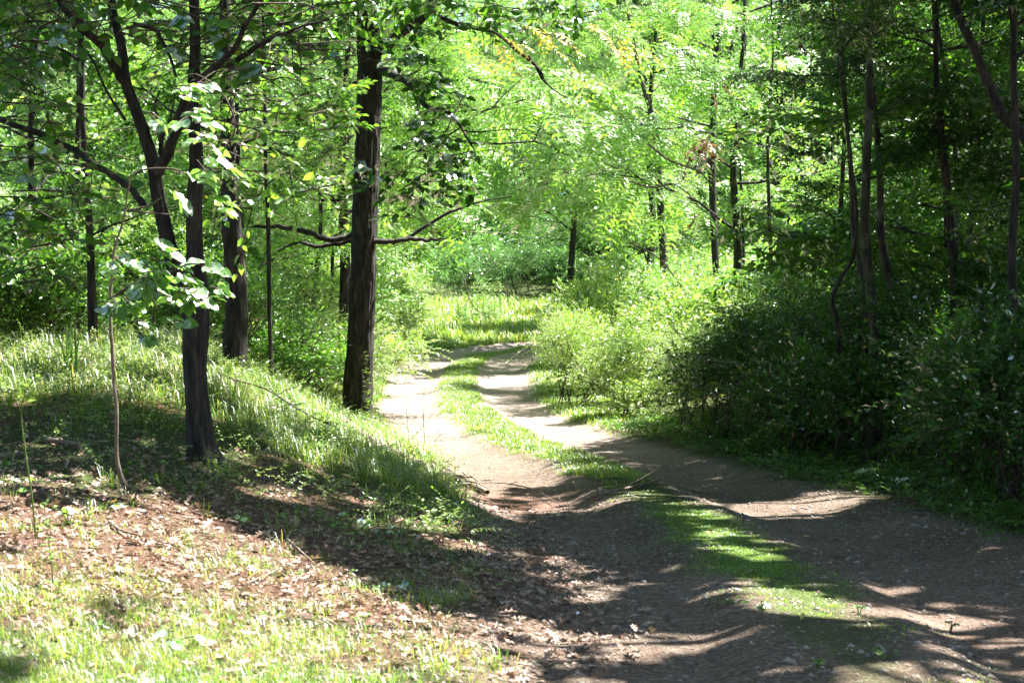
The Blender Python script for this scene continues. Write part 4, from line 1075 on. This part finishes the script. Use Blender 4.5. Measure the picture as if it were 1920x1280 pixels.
for i in range(46):
    y = rs.uniform(58, 92); x = rs.uniform(-.32, .34) * y
    if y < 70 and -5 < x < 5: y = rs.uniform(73, 80)
    if abs(x) < 4: y = rs.uniform(76, 95)
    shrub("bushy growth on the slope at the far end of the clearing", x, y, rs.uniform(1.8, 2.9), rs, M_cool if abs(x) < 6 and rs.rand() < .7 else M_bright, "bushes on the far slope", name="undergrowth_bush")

# ------------------------------------------------------------------ grass, ground cover, litter
def blades(acc, P, h, w, dirn, lean, tint):
    n = len(P)
    a = np.arctan2(dirn[:, 1], dirn[:, 0]); s = np.column_stack([-np.sin(a), np.cos(a), np.zeros(n)]); f = np.column_stack([np.cos(a), np.sin(a), np.zeros(n)])
    h = h[:, None]; w = w[:, None]; lean = lean[:, None]
    mid = P + UP * h * .6 * np.sqrt(np.maximum(.1, 1 - lean * lean * .3)) + f * h * lean * .25
    tip = P + UP * h * np.maximum(.15, 1 - .5 * lean) + f * h * lean * .8
    V = np.stack([P - s * w * .5, P + s * w * .5, mid - s * w * .42, mid + s * w * .42, tip], 1).reshape(-1, 3)
    b = np.arange(n)[:, None] * 5
    base = acc.n
    acc.add(V, b + np.array([[0, 1, 3, 2]]), tint)
    acc.L.append((b + np.array([[2, 3, 4]]) + base).ravel()); acc.C.append(np.full(n, 3)); acc.T.append(tint)
def spots(rs, N, Y0, Y1, u0, u1, mask=None, pw=0.0):
    """ground points; u counts from the middle of the track"""
    t = rs.rand(N)
    Y = Y0 * (Y1 / Y0) ** t if pw else Y0 + (Y1 - Y0) * t
    u = rs.uniform(u0, u1, N)
    x = np.interp(Y, CL[:13, 1], CL[:13, 0]) + u
    if mask is not None:
        m = rs.rand(N) < mask(x, Y); x, Y = x[m], Y[m]
    return x, Y
def grass(name, label, rs, x, y, per, h, w, mat, tm=.45, ts=.18, spread=.05, lean=.6, dry=0.0):
    n = len(x)
    cx = np.repeat(x, per); cy = np.repeat(y, per)
    dx, dy = rs.normal(0, spread, n * per), rs.normal(0, spread, n * per)
    px, py = cx + dx, cy + dy
    P = np.column_stack([px, py, gz(px, py) - .008])
    d = np.column_stack([dx + rs.normal(0, spread * .6, n * per), dy + rs.normal(0, spread * .6, n * per)])
    hh = np.repeat(rs.uniform(.55, 1.25, n), per) * h * rs.uniform(.45, 1.15, n * per)
    t = np.repeat(rs.normal(tm, ts, n), per) + rs.normal(0, .08, n * per)
    if dry: t = np.where(rs.rand(n * per) < dry, rs.uniform(.95, 1.25, n * per), t)
    a = Acc(); blades(a, P, hh, w * rs.uniform(.6, 1.2, n * per), d, np.abs(rs.normal(lean, .3, n * per)).clip(0, 1.5), np.clip(t, 0, 1.3))
    o = a.build(name, mat); return props(o, label, "grass", None, "stuff")
rs = np.random.RandomState(51)
nz = lambda x, y, sc, s_, lo, hi: sstep(lo, hi, fbm(x * sc, y * sc, s=s_, o=3))
off = lambda x, y: 1 - dirt_mask(x, y)
# foreground left: thin tufts over dead leaves
x, y = spots(rs, 1500, 4.6, 9.5, -5.5, -1.1, lambda x, y: off(x, y) * (.12 + nz(x, y, 1.1, 71, .42, .62)) * (1 - .8 * sstep(7.2, 8.6, y)))
grass("grass", "sunlit thin grass tufts among dead leaves in the left foreground", rs, x, y, 26, .10, .0028, M_grass, .5, .16, .045, .85, .1)
x, y = spots(rs, 2900, 4.6, 7.6, -5.0, -1.0, lambda x, y: off(x, y) * np.clip(nz(x, y, .9, 72, .38, .55) + .6 * sstep(6.6, 5.8, y) * nz(x, y, 2.5, 73, .35, .55), 0, 1) * (1 - .8 * sstep(6.6, 7.6, y)))
grass("grass", "short pale turf at the very bottom left", rs, x, y, 40, .05, .0022, M_grass, .55, .15, .06, .6, .1)
# the bank
x, y = spots(rs, 5200, 8.6, 21, -8, -1.25, lambda x, y: off(x, y) * (.12 + nz(x, y, 1.0, 73, .42, .58)) * sstep(8.8, 11.2, y + 1.2 * fbm(x, y, s=74)))
grass("bank_grass", "fine deep-green grass covering the bank around the forked tree", rs, x, y, 18, .15, .0034, M_grassd, .5, .2, .07, .8, .06)
x, y = spots(rs, 1700, 12.5, 20, -7.5, -1.6, lambda x, y: nz(x, y, .7, 75, .4, .6))
grass("bank_grass", "long bright arching grass along the crest of the bank", rs, x, y, 18, .30, .0042, M_grass, .4, .18, .06, .9, .12)
# strip between the ruts
def stripm(x, y):
    a = np.abs(track(x, y)); return (a < .5) * off(x, y) * sstep(14.5, 17.5, y) * (.25 + .75 * nz(x, y, 1.6, 86, .32, .5))
x, y = spots(rs, 9000, 14.5, 47, -.6, .6, stripm)
grass("strip_grass", "bright grass strip between the two ruts", rs, x, y, 14, .085, .007, M_grass, .42, .14, .06, .6, .05)
x, y = spots(rs, 2600, 5, 15, -.6, .6, lambda x, y: np.clip(moss_mask(x, y) * 1.0 + .15 * nz(x, y, 2, 76, .5, .7), 0, 1))
grass("moss", "low vivid moss and clover on the shaded middle of the track", rs, x, y, 22, .028, .006, M_grassd, .75, .12, .05, 1.0)
# verges
def verg(x, y):
    a = np.abs(track(x, y)); return (a > 1.2) * off(x, y) * np.where(track(x, y) < 0, 1, sstep(21.5, 25, y))
x, y = spots(rs, 9000, 17, 50, -3.4, -1.1, verg)
grass("verge_grass", "sunny grass on the left verge of the track beyond the tall tree", rs, x, y, 12, .13, .008, M_grass, .42, .16, .07, .6, .06)
x, y = spots(rs, 5000, 19, 50, 1.1, 2.6, verg)
grass("verge_grass", "sunny grass on the right verge under the bright thicket", rs, x, y, 12, .12, .008, M_grass, .45, .16, .07, .6, .06)
# far clearing
def mead(x, y): return (np.abs(track(x, y)) > 1.4) * (y > 47.5 + .25 * np.abs(x - 1))
x, y = spots(rs, 9000, 47, 68, -8, 12, mead)
grass("meadow_grass", "tall pale sunlit grass in the far clearing beyond the bend", rs, x, y, 10, .34, .017, M_grass, .5, .16, .14, .5, .08)
# shaded right verge: low creeping leaves
def ground_leaves(name, label, rs, x, y, L, K, ls, mat, tint=.5, up=.15, hz=.05, cat="ground cover"):
    n = len(x); O = np.column_stack([x, y, gz(x, y) + rs.uniform(.01, hz, n)])
    D = np.column_stack([rs.normal(0, 1, n), rs.normal(0, 1, n), np.abs(rs.normal(up, .25, n))])
    a = Acc(); twig_leaves(a, O, D, L * rs.uniform(.6, 1.2, n), K, ls, .6, rs, 'quad', .2, tint, nocheck=True, tilt=.4)
    return props(a.build(name, mat), label, cat, None, "stuff")
x, y = spots(rs, 7500, 8.5, 24, 1.2, 4.4, lambda x, y: sstep(1.45, 2.1, track(x, y) + .6 * (fbm(x * 1.5, y * 1.5, s=77) - .5)) * off(x, y))
ground_leaves("ground_cover", "low dark creeping leaves along the shaded right verge", rs, x, y, .22, 8, .05, M_leaf, .45)
x, y = spots(rs, 8500, 9.5, 22, -7, -1.4, lambda x, y: off(x, y) * (.15 + nz(x, y, .9, 78, .45, .6)) * sstep(9.5, 11, y))
ground_leaves("ground_cover", "feathery low greenery mixed into the bank grass", rs, x, y, .24, 12, .028, M_shrub, .45, .6, .12)
x, y = spots(rs, 1500, 5, 12, -5, -1.2, lambda x, y: off(x, y) * .5 * nz(x, y, 1.7, 79, .5, .65))
ground_leaves("ground_cover", "small low seedlings dotted over the dead leaves on the left", rs, x, y, .07, 5, .03, M_bright, .5, .5, .02)
# dead leaves
def litter(name, label, rs, x, y, ls, shape, lift=.015, tm=.55):
    n = len(x); P = np.column_stack([x, y, gz(x, y) + rs.uniform(.002, lift, n)])
    D = np.column_stack([rs.normal(0, 1, n), rs.normal(0, 1, n), rs.normal(0, .22, n)]); N_ = norm(UP + rs.normal(0, .38, (n, 3)))
    L_ = ls * rs.uniform(.5, 1.2, n); a = Acc()
    leaf_geo(a, P, D, N_, L_, L_ * rs.uniform(.5, .8, n), shape, np.clip(rs.normal(tm, .25, n), 0, 1.2), rs, fold=.2)
    return props(a.build(name, M_litter), label, "leaf litter", None, "stuff")
def litm(x, y):
    u = x - np.interp(y, CL[:13, 1], CL[:13, 0]); edge = sstep(-.7, -1.35, u + .8 * (fbm(x * 1.3, y * 1.3, s=81) - .5))
    return edge * (1 - .6 * sstep(9, 12.5, y + 2 * (fbm(x, y, s=82) - .5)) * (u < -1.6)) * (1 - .7 * sstep(10.5, 13, y)) * (.25 + .75 * sstep(5.8, 7.0, y))
x, y = spots(rs, 9500, 4.6, 14, -6, -.5, litm)
litter("leaf_litter", "curled reddish-brown oak leaves covering the foot of the left bank", rs, x, y, .066, 'lobed', .02, .45)
x, y = spots(rs, 26000, 4.6, 14, -6, -.6, litm)
litter("leaf_litter", "crumbled small dead leaves between the oak leaves on the left bank", rs, x, y, .032, 'quad', .01, .45)
x, y = spots(rs, 6000, 5, 24, -1.5, 3.4, lambda x, y: (.25 + .75 * sstep(1.0, 2.2, np.abs(track(x, y)))) * .7)
litter("leaf_litter", "scattered crumbs of dead leaves on the track", rs, x, y, .03, 'quad', .006, .45)
# pebbles
x, y = spots(rs, 9000, 4.8, 15, -1.6, 2.4, lambda x, y: dirt_mask(x, y))
n = len(x); r = rs.gamma(2.0, .0035, n).clip(.003, .022)
octv = np.array([(1, 0, 0), (0, 1, 0), (-1, 0, 0), (0, -1, 0), (0, 0, .7), (0, 0, -.5)])
octf = np.array([(0, 1, 4), (1, 2, 4), (2, 3, 4), (3, 0, 4), (1, 0, 5), (2, 1, 5), (3, 2, 5), (0, 3, 5)])
P = np.column_stack([x, y, gz(x, y)]); V = P[:, None] + octv[None] * r[:, None, None] * rs.uniform(.6, 1.4, (n, 6, 1))
a = Acc(); a.add(V, (np.arange(n)[:, None, None] * 6 + octf[None]).reshape(-1, 3), np.repeat(rs.rand(n), 8))
m_, N_, L_ = new_mat("pebble")
at_ = N_.new("ShaderNodeAttribute"); at_.attribute_name = "tint"
rp = ramp(N_, [(0, (.11, .09, .08)), (.5, (.22, .175, .15)), (1, (.38, .33, .30))]); L_.new(at_.outputs["Fac"], rp.inputs[0])
pb = N_.new("ShaderNodeBsdfPrincipled"); pb.inputs["Roughness"].default_value = .8; L_.new(rp.outputs[0], pb.inputs[0])
ou = N_.new("ShaderNodeOutputMaterial"); L_.new(pb.outputs[0], ou.inputs[0])
props(a.build("gravel", m_, None, True), "loose pebbles and grit in the ruts of the near track", "gravel", None, "stuff")
print("TRIS", TRIS, "boughs", NBOUGH)
# ------------------------------------------------------------------ single plants, sticks, fallen leaves
def frame_of(px, py):
    g = G(px, py); return g, float(g[1])
def weed(label, px, py, tip, rs, nleaf=40, ls=.08, lw=.22, stem=.004, mat=None, smat=None, name="tall_weed", tint=.5, down=.1, low=.05, group=None):
    g, Y = frame_of(px, py); P = smooth_line(np.vstack([g - UP * .03, line_at(tip, Y)]), 20)
    e = empty(name, g, label, "weed", group)
    a = Acc(); tube(a, P, np.linspace(stem, stem * .4, 20), 6); a.build("stem", smat or M_stem, e, smooth=True)
    if nleaf:
        f = (low + (1 - low) * np.sort(rs.rand(nleaf))) * 19; i = np.minimum(18, f.astype(int)); p = P[i] + (P[i + 1] - P[i]) * (f - i)[:, None]
        az = np.arange(nleaf) * 2.4 + rs.normal(0, .3, nleaf); D = np.column_stack([np.cos(az), np.sin(az), .55 - down + rs.normal(0, .2, nleaf)])
        L_ = ls * (1.1 - .6 * f / 19) * rs.uniform(.8, 1.2, nleaf); a = Acc()
        leaf_geo(a, p, D, norm(UP + rs.normal(0, .2, (nleaf, 3))), L_, L_ * lw, 'oval', np.clip(rs.normal(tint, .12, nleaf), 0, 1.1), rs)
        a.build("leaves", mat or M_leaf, e)["kind"] = "stuff"
    return e
rs = np.random.RandomState(61)
weed("leafy upright weed growing against the foot of the tall dark tree", 690, 800, [(689, 760), (688, 710), (684, 655)], rs, 64, .10, .2, .006, M_grass, tint=.45)
weed("thin brown stalk standing before the left rut, the left of a pair", 766, 835, [(765, 800), (762, 770), (761, 733)], rs, 10, .04, .3, .005, M_litter, M_twig, tint=.5)
weed("thin leafy stalk standing before the left rut, the right of a pair", 797, 832, [(794, 790), (795, 760), (795, 722)], rs, 22, .045, .4, .005, M_grassd, M_twig, tint=.6)
weed("bowed bare green stem rising from the leaves at the far left", 68, 1010, [(60, 930), (48, 850), (40, 770), (52, 728), (75, 700)], rs, 7, .09, .4, .005, M_leaf, tint=.7, low=.5)
weed("dry straw-coloured stalk standing below the forked tree", 350, 938, [(354, 915), (358, 890), (362, 868)], rs, 0, stem=.004, smat=M_dead, name="dry_stalk")
weed("pair-leaved dry stem beside the litter at the centre left", 784, 1098, [(780, 1060), (777, 1035), (776, 1010)], rs, 0, stem=.003, smat=M_dead, name="dry_stalk")
weed("shorter dry straw stalk in the bank grass right of the forked tree", 555, 845, [(553, 800), (556, 770), (552, 745)], rs, 4, .05, .2, stem=.004, smat=M_dead, mat=M_litter, name="dry_stalk")
weed("weedy leafy stem with small round leaves in the left foreground", 100, 1100, [(97, 1060), (92, 1020), (92, 1000)], rs, 16, .05, .5, .004, M_bright, tint=.5)
for k, (x, y, h) in enumerate([(872, 612, 60), (884, 606, 75), (895, 604, 88), (905, 606, 84), (917, 603, 80), (928, 605, 72), (938, 603, 84), (858, 606, 50)]):
    weed("tall leafy spire of a weed in the sunny clearing beyond the bend", x, y, [(x + rs.normal(0, 2), y - h * .5), (x + rs.normal(0, 4), y - h)], rs, 90, .26, .2, .012, M_bright, tint=.5, group="tall weeds in the far clearing")
# strap-leaved clump on the crest
g, Y = frame_of(128, 715)
e = empty("strap_leaved_plant", g, "clump of tall bright strap-like leaves on the crest of the bank at left", "plant")
for k in range(16):
    az = rs.uniform(0, 6.28); h = rs.uniform(.3, .62); ln = rs.uniform(.1, .6) if k > 5 else .06
    t = np.linspace(0, 1, 8)[:, None]; dr = np.array([math.cos(az), math.sin(az), 0])
    P = g + rs.normal(0, .03, 3) * [1, 1, 0] + UP * h * (t - ln * .5 * t ** 3) + dr * h * ln * t ** 2
    sd = np.cross(dr, UP) * .011 * (1 - t ** 3); V = np.concatenate([P - sd, P + sd]); q = np.array([[i, i + 8, i + 9, i + 1] for i in range(7)])
    a = Acc(); a.add(V, q, np.full(7, rs.uniform(.3, .7))); a.build("leaf", M_hero, e)
# broad-leaved seedlings
def seedling(label, px, py, n, size, hgt, rs, mat, tint=.6, nl=3, name="seedling", group=None):
    g, Y = frame_of(px, py); e = empty(name, g, label, "seedling", group); a = Acc()
    for k in range(n):
        az = k * 2.4 + rs.rand(); d = np.array([math.cos(az), math.sin(az), .1]); top = g + np.array([rs.normal(0, .03), rs.normal(0, .03), hgt * rs.uniform(.6, 1.1)])
        tube(a, np.array([g - UP * .02, (g + top) / 2, top]), [.003, .0025, .002], 4); compound(e, a, top, d, size * rs.uniform(.8, 1.2), rs, mat, nl, 'ovate', tint)
    a.build("stem", M_stem, e)
for lab, x, y, n, sz, h, m_, t_ in [
    ("seedling with pale leaves at the edge of the dark litter, left of the yellow one", 650, 985, 3, .055, .07, M_bright, .8),
    ("yellowish seedling in the sunny stripe below the bank grass", 690, 992, 3, .05, .05, M_bright, 1.0),
    ("yellow-green seedling in the sunny stripe, right of the yellowish one", 730, 1002, 3, .045, .05, M_bright, .9),
    ("broad-leaved shaded seedling near the middle of the left bank's foot", 725, 1110, 4, .06, .05, M_leaf, .5),
    ("bright seedling on the leaf litter below the forked tree", 455, 985, 3, .05, .05, M_bright, .6),
    ("pale seedling in the left foreground turf", 310, 1215, 3, .05, .05, M_bright, .4),
    ("round-leaved seedling at the left edge of the litter", 30, 940, 4, .045, .11, M_bright, .5),
    ("round-leaved seedling beside the one at the left edge", 130, 985, 4, .05, .08, M_bright, .5),
    ("small green seedling under the sapling's foot", 200, 965, 3, .04, .05, M_leaf, .6),
    ("seedling with drooping leaves in the shaded grass at the rut's edge", 850, 985, 4, .05, .06, M_leaf, .5),
    ("low leafy plant on the shaded right verge catching a little sun", 1625, 905, 9, .09, .12, M_leaf, .7),
    ("low leafy plant on the right verge beside the sun-catching one", 1700, 918, 7, .08, .10, M_leaf, .5),
    ("tiny seedling in the moss of the track's middle", 1430, 1145, 3, .03, .03, M_leaf, .7),
    ("tiny seedling at the left border of the moss", 1360, 1135, 3, .03, .03, M_grassd, .6),
    ("tiny seedling at the right border of the moss", 1610, 1152, 3, .024, .04, M_grassd, .7),
    ("tiny pale seedling in the right rut near the bottom", 1780, 1185, 3, .024, .05, M_grassd, .8),
    ("small pale four-leaved seedling below the moss at the lower right", 1660, 1235, 4, .024, .05, M_grassd, .4),
    ("tiny seedling at the bottom of the moss near the middle", 1530, 1250, 3, .024, .04, M_grassd, .7)]:
    seedling(lab, x, y, n, sz, h, rs, m_, t_)
# logs, sticks, bare branches
def on_ground(pts, lift=.0): return np.array([G(*p) + UP * lift for p in pts])
def stick(name, label, P, r, rs, mat=None, cat="stick", side=0, sides=7, n=26):
    P = smooth_line(P, n); e = empty(name, P[0], label, cat)
    a = Acc(); tube(a, P + rs.normal(0, np.max(r) * .12, P.shape), np.interp(np.linspace(0, 1, n), np.linspace(0, 1, len(r)), r), sides, rough=.25, rs=rs); a.build("stem", mat or M_dead, e, smooth=True)
    if side:
        a = Acc()
        for k in range(side):
            i = rs.randint(n // 4, n - 2); t = norm(P[i + 1] - P[i]); d = norm(t + rs.normal(0, .7, 3) + UP * .35); L_ = np.linalg.norm(P[-1] - P[0]) * rs.uniform(.08, .28); L_ = min(L_, .45)
            tube(a, smooth_line(np.array([P[i], P[i] + d * L_ * .5 + rs.normal(0, .03, 3) * L_, P[i] + d * L_ + rs.normal(0, .1, 3) * L_]), 7), np.linspace(np.min(r) * .9 + .001, .0012, 7), 4)
        a.build("twigs", mat or M_dead, e)["kind"] = "stuff"
    return e
lg = stick("fallen_log", "rotting grey log lying down the bank towards the rut", on_ground([(610, 780), (660, 812), (710, 845), (770, 873), (830, 896), (880, 915), (915, 930)], .035), [.03, .05, .055, .06, .05, .04, .02], rs, M_dead, "log", 0, 12, 60)
a = Acc()
for k in range(40):
    f = rs.rand(); px = 640 + 250 * f; py = 798 + 118 * f + rs.normal(0, 5); g = G(px, py); d = norm(G(px + 60, py + 27) - g + rs.normal(0, .12, 3)); L_ = rs.uniform(.15, .45)
    tube(a, np.array([g + UP * .06, g + d * L_ * .5 + UP * .07, g + d * L_ + UP * .04]), [.010, .008, .003], 5)
o = a.build("splinters", M_dead, lg); o["kind"] = "stuff"
g, Y = frame_of(700, 800)
stick("bare_branch", "long bare fallen branch arching over the bank in front of the tall dark tree", line_at([(520, 700), (580, 735), (640, 764), (700, 782), (735, 805), (760, 828), (795, 845), (820, 865), (850, 905)], np.linspace(Y + .8, Y - 1.2, 9)), [.014, .013, .012, .011, .009, .008, .006], rs, M_twig, "branch", 9)
stick("stick", "short sunlit dead stick lying on the leaves at the left", on_ground([(90, 832), (125, 838), (168, 845)], .03), [.02, .018, .012], rs)
stick("stick", "broken stick lying at the far left edge below the short sunlit one", on_ground([(-20, 872), (10, 862), (45, 858)], .03), [.02, .016, .01], rs)
stick("stick", "crooked forked stick lying across the middle of the track", on_ground([(1098, 942), (1125, 934), (1160, 925), (1200, 915), (1240, 905)], .03), [.012, .012, .01, .006], rs, M_dead, side=4)
stick("stick", "thin twig standing up from the crooked stick on the track", line_at([(1126, 934), (1120, 920), (1122, 908), (1130, 900)], float(G(1126, 936)[1])), [.009, .007, .004], rs)
stick("stick", "pale thin twig lying at the foot of the bank by the rut", on_ground([(860, 915), (930, 912), (1000, 925), (1040, 948)], .04), [.007, .006, .004], rs, side=5)
stick("stick", "pale stick between the right rut and the moss", on_ground([(1268, 915), (1310, 925), (1360, 932)], .02), [.008, .008, .005], rs)
stick("stick", "straight dry straw lying in the dark litter below the bank", on_ground([(540, 1025), (565, 1048), (590, 1072)], .04), [.006, .005, .003], rs)
stick("stick", "short broken stick in the left foreground litter", on_ground([(205, 985), (230, 1002), (262, 1010)], .02), [.008, .007, .004], rs)
stick("stick", "thin twig in the sunlit leaves of the left foreground", on_ground([(455, 1105), (500, 1085), (520, 1075)], .02), [.005, .005, .003], rs)
stick("stick", "dark twig in the bank grass between the two front trees", on_ground([(430, 742), (500, 762), (560, 800), (620, 830)], .15), [.008, .007, .004], rs, M_twig, side=6)
stick("bare_branch", "pale dead branch fanning out in the bright foliage over the thicket", line_at([(1215, 270), (1255, 300), (1285, 312), (1320, 330), (1350, 380)], 31.), [.022, .02, .016, .008], rs, M_dead, "branch", 14)
stick("bare_branch", "second pale dead branch below the fanning one", line_at([(1180, 340), (1225, 352), (1262, 345), (1300, 372)], 31.5), [.018, .015, .01], rs, M_dead, "branch", 10)
stick("bare_branch", "pale bare branch sloping through the brush above the thicket", line_at([(1180, 455), (1230, 480), (1262, 515), (1280, 540)], 30.), [.016, .014, .01], rs, M_dead, "branch", 10)
stick("bare_branch", "thin pale bare branch hanging across the far opening", line_at([(870, 375), (862, 410), (845, 425), (822, 440)], 36.), [.01, .014, .01], rs, M_dead, "branch", 2)
stick("bare_branch", "level pale bare twig above the far opening", line_at([(850, 433), (900, 436), (975, 437)], 36.), [.012, .012, .007], rs, M_dead, "branch", 2)
stick("bare_branch", "slanting pale twig by the sunny weeds in the far clearing", line_at([(870, 520), (880, 560), (900, 585), (935, 590)], 55.), [.02, .018, .01], rs, M_dead, "branch", 4)
stick("bare_branch", "tangle of pale bare twigs in the half-shade behind the brush", line_at([(1430, 480), (1480, 500), (1520, 470), (1560, 452)], 22.), [.012, .01, .006], rs, M_dead, "branch", 16)
# hanging bunches of dead and yellow leaves
def bunch(name, label, pts, Y, n, ls, rs, mat, style='twig', tl=.3):
    e = empty(name, Wp(pts[0][0], pts[0][1], Y), label, "foliage"); O = np.concatenate([np.array([Wp(x + rs.normal(0, 6), y + rs.normal(0, 6), Y + rs.normal(0, .2)) for _ in range(n)]) for x, y in pts])
    D = np.column_stack([rs.normal(0, .6, len(O)), rs.normal(0, .6, len(O)), rs.normal(-.5, .3, len(O))]); a = Acc(); b_ = Acc()
    if style == 'twig': twig_leaves(a, O, D, np.full(len(O), tl), 6, ls, .5, rs, 'oval', .3, .45, nocheck=True)
    else: frond_leaves(a, O, D + np.array([.5, 0, .5]), np.full(len(O), tl), 8, ls, .33, rs, .6, .6, nocheck=True)
    a.build("leaves", mat, e)["kind"] = "stuff"
    for o_, d_ in zip(O, norm(D)): tube(b_, np.array([o_ - d_ * .1, o_ + d_ * tl * .6]), [.004, .002], 4)
    b_.build("twigs", M_twig, e)["kind"] = "stuff"
bunch("dead_leaf_bunch", "bunch of dead brown leaves hanging among the green above the thicket", [(1310, 262), (1322, 275), (1330, 262), (1300, 285)], 26., 4, .11, rs, M_litter)
bunch("dead_leaf_bunch", "single small brown leaf tuft in the dark foliage at the upper right", [(1492, 70)], 20., 2, .09, rs, M_litter, tl=.12)
bunch("dead_leaf_bunch", "brown leaf tuft low in the right foliage", [(1310, 398), (1340, 165)], 24., 2, .09, rs, M_litter, tl=.15)
bunch("yellow_leaf_bunch", "drooping golden fronds high over the track, the left of two", [(945, 85), (930, 70), (975, 55), (1015, 60), (1040, 85)], 17.6, 2, .11, rs, M_yel, 'frond', .36)
bunch("yellow_leaf_bunch", "golden fronds high over the thicket, the right of two", [(1150, 95), (1165, 70), (1135, 65), (1190, 100), (1110, 45)], 24., 2, .12, rs, M_yel, 'frond', .4)
# creeper on the tall tree and single fallen leaves
oakmesh = []
for v in range(6):
    a = Acc(); leaf_geo(a, np.zeros((1, 3)), np.array([[1., 0, .05]]), np.array([[0, 0, 1.]]), 1.0, np.array([rs.uniform(.5, .75)]), 'lobed', np.array([.35 + .13 * v]), np.random.RandomState(v), fold=.2)
    o = a.build("fallen_leaf", M_litter if v < 5 else M_yel); oakmesh.append(o.data); bpy.data.objects.remove(o)
x, y = spots(rs, 1300, 4.9, 9.5, -4.4, -.5, litm); x, y = x[:210], y[:210]
x2, y2 = spots(rs, 46, 5, 17, -1.4, 2.4)
for i, (a_, b_) in enumerate(zip(np.concatenate([x, x2]), np.concatenate([y, y2]))):
    trk = i >= len(x); me = oakmesh[5 if trk or rs.rand() < .04 else rs.randint(5)]
    o = bpy.data.objects.new("fallen_leaf", me); COL.objects.link(o); o.parent = TRACK if trk else GROUND
    o.location = (a_, b_, float(gz(a_, b_)) + rs.uniform(.012, .03)); o.rotation_euler = (rs.normal(0, .35), rs.normal(0, .35), rs.uniform(0, 6.28)); k = (.045 if trk else .075) * rs.uniform(.7, 1.25); o.scale = (k, k, k)
print("TRIS", TRIS)
